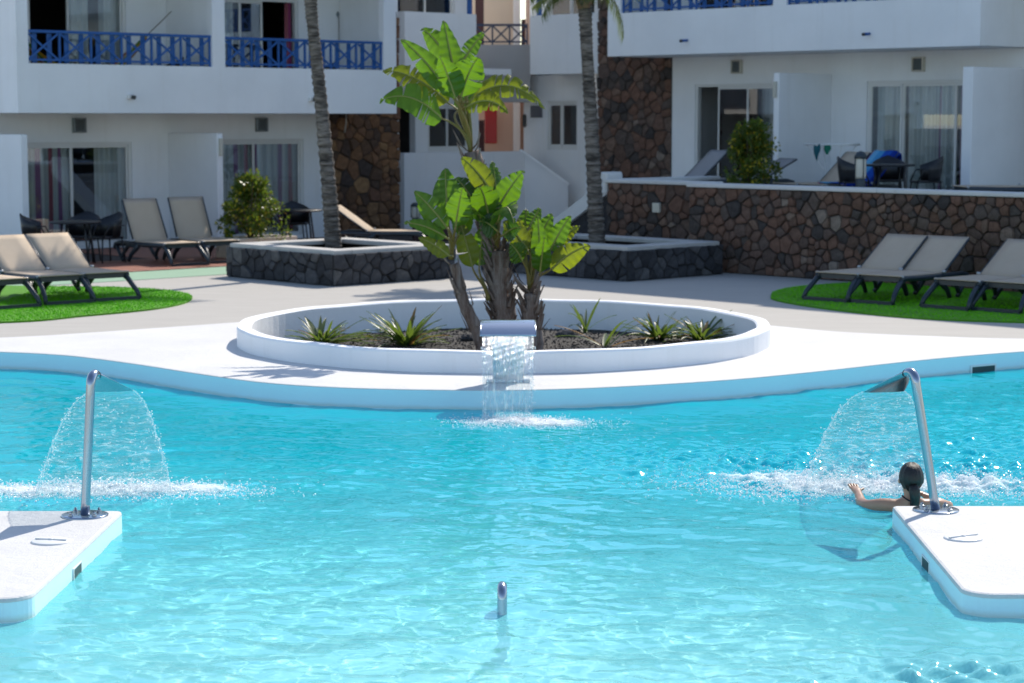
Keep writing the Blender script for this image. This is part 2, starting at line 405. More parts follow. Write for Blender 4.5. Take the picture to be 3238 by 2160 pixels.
stone_mat('lava_stone_ochre', [(0, (.07, .055, .05)), (.3, (.16, .09, .052)), (.6, (.25, .135, .07)), (.8, (.13, .075, .06)), (1, (.30, .18, .09))])
stone_mat('basalt_black', [(0, (.045, .046, .050)), (.5, (.072, .073, .079)), (.85, (.10, .10, .105)), (1, (.14, .138, .137))])
# thin window glass: reflects like glass, lets the rest straight through
t = NT('window_glass'); gl = t.n('ShaderNodeBsdfGlossy'); gl.inputs['Roughness'].default_value = .015; gl.inputs['Color'].default_value = (.95, .97, 1, 1)
tr = t.n('ShaderNodeBsdfTransparent'); tr.inputs['Color'].default_value = (.92, .95, .95, 1)
fr = t.n('ShaderNodeFresnel'); fr.inputs['IOR'].default_value = 1.55; f2 = t.math('MULTIPLY', fr.outputs[0], 1.8)
mx = t.n('ShaderNodeMixShader'); t.l(f2, mx.inputs[0]); t.l(tr.outputs[0], mx.inputs[1]); t.l(gl.outputs[0], mx.inputs[2]); t.done(mx.outputs[0])
# curtains: woven stripes
def curtain_mat(name, stops):
    t = NT(name); co = t.coord('UV'); sx = t.n('ShaderNodeSeparateXYZ'); t.l(co, sx.inputs[0])
    c = t.ramp(t.math('FRACT', sx.outputs[0]), stops, 'CONSTANT')
    p = t.princ(c, .9, .1); tl = t.n('ShaderNodeBsdfTranslucent'); t.l(c, tl.inputs['Color'])
    m = t.n('ShaderNodeMixShader'); m.inputs[0].default_value = .25; t.l(p, m.inputs[1]); t.l(tl.outputs[0], m.inputs[2]); return t.done(m.outputs[0])
W1, W2, PU, MA, GR = (.90, .90, .87), (.76, .78, .76), (.42, .20, .38), (.50, .16, .20), (.60, .62, .62)
curtain_mat('striped_curtain', [(0, W1), (.12, GR), (.2, W2), (.3, PU), (.38, W1), (.46, GR), (.55, MA), (.62, W2), (.74, PU), (.8, W1), (.92, GR)])
curtain_mat('sheer_curtain', [(0, W1), (.3, W2), (.45, W1), (.7, GR), (.78, W1)])
curtain_mat('magenta_curtain', [(0, PU), (.35, (.40, .05, .17)), (.6, MA), (.8, (.45, .10, .24))])

# ================================================================ building helpers (local x along the facade, y into the building)
def facade(name, parent, mat, x0, x1, z0, z1, y, th, holes):
    xs = sorted({x0, x1, *[h[0] for h in holes], *[h[1] for h in holes]}); zs = sorted({z0, z1, *[h[2] for h in holes], *[h[3] for h in holes]})
    xs = [x for x in xs if x0 <= x <= x1]; zs = [z for z in zs if z0 <= z <= z1]
    solid = lambda x, z: x0 < x < x1 and z0 < z < z1 and not any(a < x < b and c < z < d for a, b, c, d in holes)
    mb = MB(); q = lambda *v: mb.add(v, [(0, 1, 2, 3)])
    for i in range(len(xs) - 1):
        for k in range(len(zs) - 1):
            a, b, c, d = xs[i], xs[i + 1], zs[k], zs[k + 1]; mx_, mz = (a + b) / 2, (c + d) / 2
            if not solid(mx_, mz): continue
            q((a, y, c), (b, y, c), (b, y, d), (a, y, d)); q((a, y + th, c), (a, y + th, d), (b, y + th, d), (b, y + th, c))
            e = 1e-4
            if not solid(a - e, mz): q((a, y + th, c), (a, y, c), (a, y, d), (a, y + th, d))
            if not solid(b + e, mz): q((b, y, c), (b, y + th, c), (b, y + th, d), (b, y, d))
            if not solid(mx_, c - e): q((a, y, c), (a, y + th, c), (b, y + th, c), (b, y, c))
            if not solid(mx_, d + e): q((a, y, d), (b, y, d), (b, y + th, d), (a, y + th, d))
    return mb.build(name, mat, parent)

def curtain(parent, x0, x1, z0, z1, y, mat, folds=7, seed=0, taper=0.0):
    rg = random.Random(seed); n = folds * 8; v = []; f = []; uv = []; ph = rg.uniform(0, 6); w = x1 - x0
    rows = 5
    for r in range(rows + 1):
        a = r / rows; z = z1 + (z0 - z1) * a
        for i in range(n + 1):
            u = i / n; am = .035 * (.6 + .6 * a)
            xx = x0 + w * u * (1 - taper * math.sin(a * 2.2) * .5) if taper >= 0 else x1 - w * (1 - u) * (1 + taper * math.sin(a * 2.2) * .5)
            v.append((xx, y + am * math.sin(2 * math.pi * folds * u + ph + .5 * math.sin(5 * u)) + .012 * math.sin(17 * u + 3 * a), z))
    for r in range(rows):
        for i in range(n): f.append((r * (n + 1) + i, (r + 1) * (n + 1) + i, (r + 1) * (n + 1) + i + 1, r * (n + 1) + i + 1))
    me = mesh('curtain', v, f, True); L = me.uv_layers.new(name='UV'); off = rg.uniform(0, 1); sc = max(.35, w / 1.05)
    for lp in me.loops: L.data[lp.index].uv = ((lp.vertex_index % (n + 1)) / n * sc + off, 0)
    return link('curtain', me, MATS[mat], parent)

def sliding_door(parent, x0, x1, z0, z1, y, mull, curts, gap=None, fw=.055, name='sliding_door'):
    """outer frame set back in its opening, leaves with a sash each, panes and curtains; gap = (xa, xb) left open"""
    mb = MB(); yf0, yf1 = y + .03, y + .11
    mb.box(x0, x0 + fw, yf0, yf1, z0, z1, .004); mb.box(x1 - fw, x1, yf0, yf1, z0, z1, .004); mb.box(x0 + fw, x1 - fw, yf0, yf1, z1 - fw, z1, .004); mb.box(x0 + fw, x1 - fw, yf0, yf1, z0, z0 + .05, .004)
    d = mb.build(name, MATS['white_upvc'], parent)
    xs = [x0 + fw] + list(mull) + [x1 - fw]
    for i in range(len(xs) - 1):
        a, b = xs[i], xs[i + 1]
        if gap and abs(gap[0] - a) < .02: continue
        yo = y + .045 + .03 * (i % 2); s = .035
        m = MB(); m.box(a, a + s, yo, yo + .025, z0 + .05, z1 - fw); m.box(b - s, b, yo, yo + .025, z0 + .05, z1 - fw); m.box(a + s, b - s, yo, yo + .025, z1 - fw - s * 1.4, z1 - fw); m.box(a + s, b - s, yo, yo + .025, z0 + .05, z0 + .05 + s * 2)
        m.build('sash', MATS['white_upvc'], d)
        MB().box(a + s, b - s, yo + .009, yo + .015, z0 + .05 + s * 2, z1 - fw - s * 1.4).build('pane', MATS['window_glass'], d)
    for k, c in enumerate(curts):
        curtain(d, c[0], c[1], z0 + .06, z1 - .03, y + .17 + .05 * (k % 2), c[2], c[3] if len(c) > 3 else max(3, int((c[1] - c[0]) * 7)), k + int(x0 * 10), c[4] if len(c) > 4 else 0.0)
    return d

def railing(parent, x0, x1, y, z0, z1, nm, mat, slats=True):
    m = MATS[mat]; r = MB().box(x0, x1, y - .035, y + .035, z1 - .05, z1, .005).build('railing', m, parent)
    MB().box(x0, x1, y - .02, y + .02, z0 + .045, z0 + .08, .004).build('bottom_rail', m, r)
    w = (x1 - x0) / nm; zt, zb = z1 - .05, z0 + .0
    post = MB().box(-.019, .019, -.019, .019, zb, zt, .003); pm = None
    def inst(nm_, mb_, cache={}):
        key = (parent.name, nm_, id(mb_))
        if key not in cache: cache[key] = mb_.build(nm_, m, r); return cache[key]
        o = cache[key].copy(); COL.objects.link(o); return o
    for i in range(nm + 1): inst('post', post).location = (x0 + .02 + i * (w - .04 / nm), y, 0)
    if slats:
        sl_ = MB().box(-.048, .048, .022, .04, z0 + .012, zt - .002, .003)
        for i in range(nm):
            for a in (.27, .73): inst('slat', sl_).location = (x0 + (i + a) * w, y, 0)
    d1 = MB().bar((-w / 2 + .03, -.028, z0 + .075), (w / 2 - .03, -.028, zt - .01), .018, .035); d2 = MB().bar((-w / 2 + .03, -.0265 + .02, zt - .01), (w / 2 - .03, -.0265 + .02, z0 + .075), .018, .035)
    for i in range(nm):
        inst('diagonal_bar', d1).location = (x0 + (i + .5) * w, y, 0); inst('diagonal_bar', d2).location = (x0 + (i + .5) * w, y, 0)
    return r

def vent(parent, x, z, y, beige=False, w=.26, h=.27):
    v = MB().box(x - w / 2, x + w / 2, y - .09, y - .001, z - h / 2, z - h / 2 + .025, .004).box(x - w / 2, x + w / 2, y - .09, y - .001, z + h / 2 - .025, z + h / 2, .004).box(x - w / 2, x - w / 2 + .03, y - .088, y - .001, z - h / 2 + .025, z + h / 2 - .025, .003).box(x + w / 2 - .03, x + w / 2, y - .088, y - .001, z - h / 2 + .025, z + h / 2 - .025, .003).build('wall_lamp_housing', MATS['beige_lamp' if beige else 'grey_louvre'], parent)
    for k in range(6):
        zz = z - h / 2 + .035 + k * (h - .06) / 6
        MB().bar((x - w / 2 + .03, y - .06, zz + .012), (x + w / 2 - .03, y - .06, zz + .012), .05, .009, (0, -.6, 1)).build('louvre_slat', MATS['grey_louvre'], v)
    return v

# ------------------------------------------------ stones: cells of a jittered pattern, each a stone of its own
def clip(poly, nx, ny, d):
    out = []
    for i in range(len(poly)):
        a, b = poly[i], poly[(i + 1) % len(poly)]; da, db = a[0] * nx + a[1] * ny - d, b[0] * nx + b[1] * ny - d
        if da <= 0: out.append(a)
        if (da < 0) != (db < 0): t = da / (da - db); out.append((a[0] + (b[0] - a[0]) * t, a[1] + (b[1] - a[1]) * t))
    return out
def cells(w, h, size, seed, jit=.52, big=0):
    rg = random.Random(seed); N = round(w * h / (size * size * .80)); P = []; tries = 0
    while len(P) < N and tries < N * 60:                       # stones of very different size, none too tiny
        tries += 1; p = [rg.uniform(0, w), rg.uniform(0, h), size * rg.choice((.42, .5, .6, .75, .95, 1.15))]
        if all((p[0] - q[0]) ** 2 + ((p[1] - q[1]) * 1.15) ** 2 > (.5 * (p[2] + q[2])) ** 2 for q in P): P.append(p)
    for _ in range(big):                                       # a few large stones swallow their neighbours
        c = rg.choice(P); P = [p for p in P if p is c or (p[0] - c[0]) ** 2 + (p[1] - c[1]) ** 2 > (size * 1.15) ** 2]
    out = []
    for a in P:
        poly = [(0, 0), (w, 0), (w, h), (0, h)]
        for b in P:
            dx, dy = b[0] - a[0], b[1] - a[1]; dd = dx * dx + dy * dy
            if b is a or dd > (size * 5) ** 2: continue
            poly = clip(poly, dx, dy, (b[0] ** 2 + b[1] ** 2 - a[0] ** 2 - a[1] ** 2) / 2 + (a[2] ** 2 - b[2] ** 2) * .12)
            if len(poly) < 3: break
        if len(poly) >= 3: out.append(poly)
    return out
def stone_mesh(poly, rg, gap, depth):
    cx = sum(p[0] for p in poly) / len(poly); cy = sum(p[1] for p in poly) / len(poly); P = []
    # merge short edges, shrink by the joint, add wobble points
    Q = [poly[0]]
    for p in poly[1:]:
        if math.dist(p, Q[-1]) > gap * 1.6: Q.append(p)
    if len(Q) > 3 and math.dist(Q[0], Q[-1]) < gap * 1.6: Q.pop()
    n = len(Q)
    for i in range(n):
        a, b = Q[i], Q[(i + 1) % n]; P.append((a[0], a[1], .95))
        if math.dist(a, b) > gap * 7: t = rg.uniform(.35, .65); P.append((a[0] + (b[0] - a[0]) * t + rg.uniform(-1, 1) * gap * .7, a[1] + (b[1] - a[1]) * t + rg.uniform(-1, 1) * gap * .7, 1.0))
    r = sum(math.dist(p[:2], (cx, cy)) for p in P) / len(P); k = max(.4, 1 - gap / r)
    P = [((p[0] - cx) * k * p[2], (p[1] - cy) * k * p[2]) for p in P]; m = len(P)
    d = depth * rg.uniform(.55, 1.45); tx, ty = rg.uniform(-.1, .1), rg.uniform(-.1, .1)
    v = [(x, .02, z) for x, z in P] + [(x * .99, -d * .55, z * .99) for x, z in P] + [(x * .88 + rg.uniform(-1, 1) * gap * .6, -d * rg.uniform(.9, 1.05) + tx * x + ty * z, z * .88 + rg.uniform(-1, 1) * gap * .6) for x, z in P] + [(0, -d * 1.08, 0)]
    f = []
    for q in range(2): f += [(q * m + i, q * m + (i + 1) % m, (q + 1) * m + (i + 1) % m, (q + 1) * m + i) for i in range(m)]
    f += [(2 * m + i, 2 * m + (i + 1) % m, 3 * m) for i in range(m)]
    me = mesh('stone', v, f); me.polygons.foreach_set('use_smooth', [False] * (3 * m)); return me, cx, cy
def stone_face(parent, mat, x0, x1, y, z0, z1, size, seed, gap=.012, depth=.05, rot=0.0, big=0, skip=None):
    """stones on a vertical face; rot turns the face about z at (x0, y)"""
    rg = random.Random(seed)
    for poly in cells(x1 - x0, z1 - z0, size, seed, big=big):
        me, cx, cy = stone_mesh(poly, rg, gap, depth)
        if skip and skip(x0 + cx, z0 + cy): continue
        o = link('stone', me, MATS[mat], parent)
        o.location = (x0 + cx * math.cos(rot), y + cx * math.sin(rot), z0 + cy); o.rotation_euler = (0, 0, rot)

RL, RR = R(43.38), R(-46.62)
# ================================================================ left apartment building
BL = empty('apartment_building', (-7.174, 39.434, 0), RL, 'white apartment building with blue balcony railings above tan sun loungers on a terracotta terrace', 'building')
wp = MATS['white_plaster']
facade('wall', BL, wp, -3.6, 4.72, 0, 2.5, 0, .2, [(-2.42, .04, .02, 1.97), (1.9, 4.1, .02, 2.0)])
facade('wall', BL, wp, -3.28, 6.6, 2.72, 8.0, 0, .2, [(-2.1, -.03, 2.74, 4.75), (2.0, 4.0, 2.74, 4.75), (-2.1, -.03, 5.6, 7.5), (2.0, 4.0, 5.6, 7.5)])
bx('balcony_slab', BL, wp, -3.28, 5.2, -1.44, .0, 2.503, 2.7, .004)
facade('balcony_parapet', BL, wp, -3.28, 5.2, 2.5, 8.0, -1.6, .16, [(-3.05, .78, 3.35, 5.2), (1.06, 4.88, 3.35, 5.2), (-3.05, .78, 6.2, 7.6), (1.06, 4.88, 6.2, 7.6)])
bx('balcony_slab', BL, wp, -3.28, 5.2, -1.44, 0, 5.3, 5.48, .004)
bx('side_wall', BL, wp, -3.279, -3.12, -1.44, 4, 2.5, 8.0, .004); bx('side_wall', BL, wp, 5.04, 5.199, -1.44, -.001, 2.705, 5.295, .004)
bx('balcony_divider', BL, wp, .86, .98, -1.44, -.001, 2.702, 5.295, .004)
bx('roof', BL, wp, -3.3, 6.6, -1.65, 6.5, 8.0, 8.25, .01)
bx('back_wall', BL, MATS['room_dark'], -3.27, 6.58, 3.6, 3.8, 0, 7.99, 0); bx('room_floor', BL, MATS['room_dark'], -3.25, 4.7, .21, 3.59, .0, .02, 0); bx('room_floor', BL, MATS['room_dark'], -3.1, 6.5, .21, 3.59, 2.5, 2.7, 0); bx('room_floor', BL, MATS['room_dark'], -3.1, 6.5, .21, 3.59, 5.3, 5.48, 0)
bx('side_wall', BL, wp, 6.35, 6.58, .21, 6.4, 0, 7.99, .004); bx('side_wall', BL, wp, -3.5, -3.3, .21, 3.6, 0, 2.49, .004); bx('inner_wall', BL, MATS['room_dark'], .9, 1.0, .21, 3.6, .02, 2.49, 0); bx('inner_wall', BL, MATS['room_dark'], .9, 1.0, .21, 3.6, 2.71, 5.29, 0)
for x in (-3.24, .85): bx('terrace_partition', BL, wp, x, x + .13, -1.6, -.001, 0, 2.13, .008)
MB().box(.88, .95, -1.66, -1.601, 1.72, 2.04, .008).build('partition_lamp', MATS['beige_lamp'], BL)
sliding_door(BL, -2.42, .04, .02, 1.97, 0, [-1.24], [(-2.4, -1.15, 'striped_curtain', 9), (-.66, .0, 'sheer_curtain', 6)])
sliding_door(BL, 1.9, 4.1, .02, 2.0, 0, [2.9], [(1.95, 2.95, 'striped_curtain', 8), (2.98, 4.06, 'striped_curtain', 9)])
sliding_door(BL, -2.1, -.03, 2.74, 4.75, 0, [-1.25], [(-1.2, -.75, 'sheer_curtain', 4), (-.5, -.05, 'sheer_curtain', 4)], gap=(-2.045, -1.25))
sliding_door(BL, 2.0, 4.0, 2.74, 4.75, 0, [2.62, 3.17], [(2.0, 2.5, 'sheer_curtain', 5), (3.85, 3.98, 'magenta_curtain', 2)], gap=(3.17, 3.945))
for a, b in ((-2.1, -.03), (2.0, 4.0)): sliding_door(BL, a, b, 5.6, 7.5, 0, [(a + b) / 2], [(a + .1, b - .1, 'sheer_curtain', 12)])
railing(BL, -3.05, .78, -1.53, 3.352, 3.925, 6, 'blue_paint'); railing(BL, 1.06, 4.88, -1.53, 3.352, 3.91, 6, 'blue_paint')
railing(BL, -3.05, .78, -1.53, 6.202, 6.77, 6, 'blue_paint'); railing(BL, 1.06, 4.88, -1.53, 6.202, 6.77, 6, 'blue_paint')
vent(BL, -1.115, 2.28, 0); vent(BL, 3.03, 2.28, 0)
for x, z in ((-1.05, 2.79), (3.03, 2.77)):
    s_ = MB().box(x - .045, x + .03, -1.66, -1.602, z - .04, z + .04, .01).build('spotlight', MATS['white_upvc'], BL)
    MB().bar((x + .02, -1.66, z), (x + .085, -1.70, z - .02), .05, .07).build('spotlight_head', MATS['black_plastic'], s_)
for x, z in ((1.1, 4.54), (5.0, 4.5)):
    h_ = MB().add([(x - .05, -.012, z), (x, -.012, z - .075), (x + .05, -.012, z), (x, -.012, z + .075), (x, -.03, z)], [(0, 1, 4), (1, 2, 4), (2, 3, 4), (3, 0, 4)]).build('hammock_hook', MATS['grey_louvre'], BL)
bx('stone_backing', BL, MATS['dark_mortar'], 4.74, 6.56, -.02, -.001, 0, 2.49, 0); bx('stone_backing', BL, MATS['dark_mortar'], 5.9, 6.56, -.02, -.001, 2.491, 4.6, 0)
stone_face(BL, 'lava_stone_ochre', 4.74, 6.6, -.02, 0.0, 4.5, .235, 11, .007, .045, big=2, skip=lambda x, z: z > 2.62 and x < 6.2)
MB().tube([(5.12, -.1, 2.5), (5.12, -.1, 2.32), (5.08, -.1, 2.12)], .012, 6).build('conduit', MATS['coping_concrete'], BL)
# ================================================================ right apartment building (on its raised terrace)
TZ = .95
BR = empty('apartment_building', (3.308, 32.837, 0), RR, 'white apartment building on the raised terrace behind the brown stone retaining wall', 'building')
facade('wall', BR, wp, -8.0, .62, TZ, 3.66, 7.6, .2, [(-7.37, -5.2, TZ + .01, 3.10), (-2.99, -.6, TZ + .01, 3.11)])
facade('wall', BR, wp, -8.33, .62, 3.86, 9.6, 7.6, .2, [(-7.4, -5.2, 3.9, 5.9), (-3.0, -.8, 3.9, 5.9), (-7.4, -5.2, 6.8, 8.8), (-3.0, -.8, 6.8, 8.8)])
facade('balcony_parapet', BR, wp, -8.33, .62, 3.66, 9.6, 6.0, .16, [(-7.97, -4.0, 4.52, 6.5), (-3.68, .3, 4.52, 6.5), (-7.97, -4.0, 7.4, 9.2), (-3.68, .3, 7.4, 9.2)])
bx('balcony_slab', BR, wp, -8.329, .62, 6.16, 7.6, 3.663, 3.86, .004); bx('balcony_slab', BR, wp, -8.329, .619, 6.16, 7.6, 6.6, 6.78, .004)
bx('side_wall', BR, wp, .46, .619, 6.161, 11.4, 3.662, 9.59, .004); bx('side_wall', BR, wp, -8.329, -8.17, 6.161, 11.4, 3.865, 9.59, .004); bx('balcony_divider', BR, wp, -3.9, -3.78, 6.161, 7.599, 3.862, 6.595, .004)
bx('roof', BR, wp, -8.36, .65, 5.95, 14.5, 9.6, 9.85, .01)
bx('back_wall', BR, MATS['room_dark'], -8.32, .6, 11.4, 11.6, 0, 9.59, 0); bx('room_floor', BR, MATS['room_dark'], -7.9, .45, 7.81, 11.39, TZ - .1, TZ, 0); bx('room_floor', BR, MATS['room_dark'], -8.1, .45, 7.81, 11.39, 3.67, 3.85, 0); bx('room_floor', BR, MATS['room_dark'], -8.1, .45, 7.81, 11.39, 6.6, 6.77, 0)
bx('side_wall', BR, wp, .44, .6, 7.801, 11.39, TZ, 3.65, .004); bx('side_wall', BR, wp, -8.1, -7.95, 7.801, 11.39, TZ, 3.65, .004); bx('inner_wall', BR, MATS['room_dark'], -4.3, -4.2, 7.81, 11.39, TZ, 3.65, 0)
bx('terrace_partition', BR, wp, -3.96, -3.83, 6.0, 7.599, TZ, 3.26, .008); bx('terrace_partition', BR, wp, .45, .66, 5.75, 7.599, TZ, 3.29, .01)
MB().box(-3.94, -3.87, 5.94, 5.999, 2.80, 3.10, .008).build('partition_lamp', MATS['beige_lamp'], BR)
sliding_door(BR, -7.37, -5.2, TZ + .01, 3.10, 7.6, [-6.8, -6.0], [(-6.6, -6.02, 'sheer_curtain', 5), (-5.98, -5.25, 'striped_curtain', 6)], gap=(-7.315, -6.8))
sliding_door(BR, -2.99, -.6, TZ + .01, 3.11, 7.6, [-2.2, -1.0], [(-2.85, -2.2, 'sheer_curtain', 6), (-2.18, -1.5, 'sheer_curtain', 7), (-1.48, -1.02, 'striped_curtain', 4), (-.98, -.62, 'magenta_curtain', 4)])
for a, b in ((-7.4, -5.2), (-3.0, -.8)):
    for z in (3.9, 6.8): sliding_door(BR, a, b, z, z + 2, 7.6, [(a + b) / 2], [(a + .1, b - .1, 'sheer_curtain', 12)])
railing(BR, -7.97, -4.0, 6.07, 4.522, 5.09, 6, 'blue_paint'); railing(BR, -3.68, .3, 6.07, 4.522, 5.09, 6, 'blue_paint'); railing(BR, -7.97, -4.0, 6.07, 7.402, 7.97, 6, 'blue_paint'); railing(BR, -3.68, .3, 6.07, 7.402, 7.97, 6, 'blue_paint')
vent(BR, -6.21, 3.44, 7.6, True); vent(BR, -1.78, 3.41, 7.6, True)
for x in (-6.16, -1.74):
    d_ = MB().tube([(x, 5.999, 3.93), (x, 5.83, 3.915)], .028, 10).build('drain_spout', MATS['blue_paint'], BR); MB().tube([(x, 5.835, 3.9155), (x, 5.80, 3.912)], .031, 10).build('spout_rim', MATS['black_plastic'], d_)
bx('stone_backing', BR, MATS['dark_mortar'], -10.1, -8.05, 7.58, 7.8, 0, 6.4, 0); bx('stone_backing', BR, MATS['dark_mortar'], -8.049, -8.005, 7.58, 7.8, 0, 3.65, 0)
stone_face(BR, 'lava_stone_brown', -10.13, -8.0, 7.58, .9, 6.2, .225, 23, .007, .045, big=2, skip=lambda x, z: z > 3.75 and x > -9.55)
bx('rear_wing', BR, wp, .66, 9.5, 7.85, 14.4, 0, 9.8, .02); bx('upper_shade_wing', BR, wp, .655, 9.5, 6.0, 7.849, 5.2, 9.6, .02); bx('roof', BR, wp, .652, 9.6, 5.95, 14.5, 9.802, 10.0, .01)  # upper wing: unseen mass, added to carry the building shadow over the mat
bx('stone_backing', BR, MATS['dark_mortar'], .7, 2.3, 7.7, 7.845, TZ, 3.6, 0)
stone_face(BR, 'lava_stone_ochre', .70, 2.3, 7.70, TZ, 3.6, .27, 29, .012, .05)
# ---------------------------------------------- raised terrace and its stone retaining wall
_v, _f = prism([(-2.84, .82), (-.46, .82), (-.46, .21), (14, .21), (14, 14), (-9.8, 14), (-9.8, 8.2), (-8.2, 6.3), (-2.84, 1.2)], .3, TZ)
_t = link('terrace_floor', mesh('terrace_floor', _v, _f), MATS['grey_paving']); _t.location = BR.location; _t.rotation_euler = (0, 0, RR); tag(_t, kind='structure')
RW = empty('retaining_wall', (3.308, 32.837, 0), RR, 'brown volcanic stone retaining wall with white coping behind the sun loungers on the shaded grass mat', 'wall')
bx('wall_core', RW, MATS['dark_mortar'], -.67, 12, 0, .2, 0, 1.32, 0); RW2 = empty('retaining_wall', (3.308, 32.837, 0), RR, 'recessed end of the brown stone wall, with a pale junction box on it', 'wall')
bx('wall_core', RW2, MATS['dark_mortar'], -3.05, -.671, .6, .8, 0, 1.32, 0); bx('wall_core', RW, MATS['dark_mortar'], -.665, -.47, .2, .799, 0, 1.318, 0)
stone_face(RW, 'lava_stone_brown', -.67, 5.75, 0, 0, 1.325, .18, 31, .007, .05, big=0); stone_face(RW2, 'lava_stone_brown', -3.07, -.68, .6, 0, 1.325, .2, 37, .007, .045, big=2)
bx('wall_core', RW2, MATS['dark_mortar'], -3.05, -2.85, .801, 3.2, 0, 1.318, 0)
for nm, a in (('coping', (-.72, 3.0, -.07, .25)), ('coping', (3.002, 7.2, -.07, .25)), ('coping', (7.202, 12, -.07, .25)), ('coping', (-3.12, -.722, .53, .85)), ('coping', (-3.12, -2.82, .852, 3.2))):
    bx(nm, RW2 if a[0] < -3 else RW, MATS['white_deck_paint'], *a, 1.325, 1.39, .012)
MB().box(-1.98, -1.82, .50, .56, .86, 1.02, .01).build('junction_box', MATS['beige_lamp'], RW2)
# stair up to the terrace, white sloping parapet over stone
ST = empty('outdoor_stair', (3.308, 32.837, 0), RR, 'white sloping stair parapet rising to the raised terrace beside the stone retaining wall', 'stair')
v = [(-5.6, .62, -.02), (-3.125, .62, 1.40), (-3.125, .62, 1.14), (-5.6, .62, -.28)]; v += [(x, 1.0, z) for x, _, z in v]
MB().add(v, [(0, 1, 2, 3)[::-1], (4, 5, 6, 7), (0, 4, 5, 1), (1, 5, 6, 2), (2, 6, 7, 3), (3, 7, 4, 0)]).build('sloping_parapet', MATS['white_deck_paint'], ST)
MB().box(-3.35, -3.122, .60, 1.02, 1.12, 1.5, .03).build('newel', MATS['white_deck_paint'], ST)
v = [(-5.15, .70, 0), (-3.13, .70, 0), (-3.13, .70, 1.135), (-5.15, .70, -.02)]; v += [(x, .95, z) for x, _, z in v]
MB().add(v, [(0, 1, 2, 3), (7, 6, 5, 4), (0, 4, 5, 1), (1, 5, 6, 2), (2, 6, 7, 3)]).build('stair_wall', MATS['basalt_black'], ST)
for k in range(7): bx('step', ST, MATS['coping_concrete'], -5.3 + k * .3, -5.3 + (k + 1) * .3 - .002, 1.0, 2.4, 0, .16 * (k + 1), .01)
# ================================================================ centre: two set-back wings and the passage between them
CL = empty('stairwell_wing', (-2.3, 44.7, 0), RL, 'set-back white wing with an open gallery and grey stair parapet behind the banana trees', 'building')
v = [(.0, 0, 0), (3.56, 0, 0), (3.56, 0, 1.67), (0, 0, 1.67)]; k = len(v); v += [(x, .22, z) for x, _, z in v]
MB().add(v, [tuple(range(k)), tuple(range(k, 2 * k))[::-1]] + [(i, i + k, (i + 1) % k + k, (i + 1) % k) for i in range(k)]).build('stair_parapet', MATS['stair_plaster'], CL)

_q = [(3.555, .004, 0, 1.67), (4.27, -.67, 0, .90), (4.42, -.51, 0, .90), (3.70, .16, 0, 1.67)]                # flight going down to the right
MB().add([(x, y, z) for x, y, z, _ in _q] + [(x, y, z) for x, y, _, z in _q], [(0, 1, 5, 4), (1, 2, 6, 5), (2, 3, 7, 6), (4, 5, 6, 7), (3, 0, 4, 7)]).build('sloping_parapet', MATS['stair_plaster'], CL)
MB().bar((3.53, .11, 1.70), (4.36, -.60, .925), .24, .045).build('sloping_coping', wp, CL); bx('side_parapet', CL, wp, .0, .2, .221, 1.2, 0, 1.668, .004)
facade('gallery_wall', CL, wp, -1.5, 3.3, 0, 3.36, 1.25, .2, [(.92, 1.4, 1.3, 2.65), (1.76, 3.05, 1.66, 2.72)])
bx('gallery_floor', CL, MATS['grey_plaster'], .21, 3.4, .221, 1.24, 1.15, 1.3, 0)
facade('gallery_parapet', CL, wp, .04, 2.09, 3.36, 4.66, 0, .16, []); bx('gallery_slab', CL, wp, .05, 3.3, .161, 1.249, 3.362, 3.5, .004); bx('side_parapet', CL, wp, .041, .2, .161, 1.2, 3.5, 4.658, .004)
facade('gallery_wall', CL, wp, -1.5, 3.0, 3.5, 7.6, 1.25, .2, [(.85, 2.6, 4.1, 5.6)])
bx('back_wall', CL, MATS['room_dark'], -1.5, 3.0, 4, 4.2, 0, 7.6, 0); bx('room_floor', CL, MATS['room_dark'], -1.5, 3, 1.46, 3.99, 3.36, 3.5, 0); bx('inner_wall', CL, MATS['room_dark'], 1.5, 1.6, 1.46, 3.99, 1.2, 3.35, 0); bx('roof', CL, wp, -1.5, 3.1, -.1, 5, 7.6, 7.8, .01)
sliding_door(CL, 1.76, 3.05, 1.66, 2.72, 1.25, [2.4], [(1.8, 3.0, 'sheer_curtain', 9)], name='window'); sliding_door(CL, .85, 2.6, 4.1, 5.6, 1.25, [1.75], [(.9, 1.7, 'striped_curtain', 7), (1.8, 2.55, 'striped_curtain', 6)], name='window')
bx('blue_post', CL, MATS['blue_paint'], 1.93, 2.02, .05, .13, 4.662, 6.2, .004)
bx('side_wall', CL, wp, 2.85, 3.0, 1.451, 4, 0, 7.59, .004)
CRB = empty('stairwell_wing', (1.95, 45.6, 0), RR, 'set-back white wing with a small window and slate plaque beside the ringed palm trunk', 'building')
facade('gallery_parapet', CRB, wp, -2.25, .1, 3.38, 4.68, 0, .16, []); bx('gallery_slab', CRB, wp, -2.24, .1, .161, 1.0, 3.383, 3.5, .004)
facade('gallery_wall', CRB, wp, -3.5, .1, 0, 3.38, 1.0, .2, [(-2.74, -1.75, 1.69, 2.80)]); facade('gallery_wall', CRB, wp, -3.3, .1, 3.5, 7.6, 1.0, .2, [(-2.7, -1.2, 4.0, 5.4)])
bx('side_pier', CRB, wp, -2.25, -2.12, .161, .99, 3.5, 4.678, .004)
bx('gallery_pier', CRB, wp, -.52, -.34, .0, .17, 0, 3.379, .004); bx('blue_post', CRB, MATS['blue_paint'], -2.1, -2.0, .05, .13, 4.682, 6.2, .004)
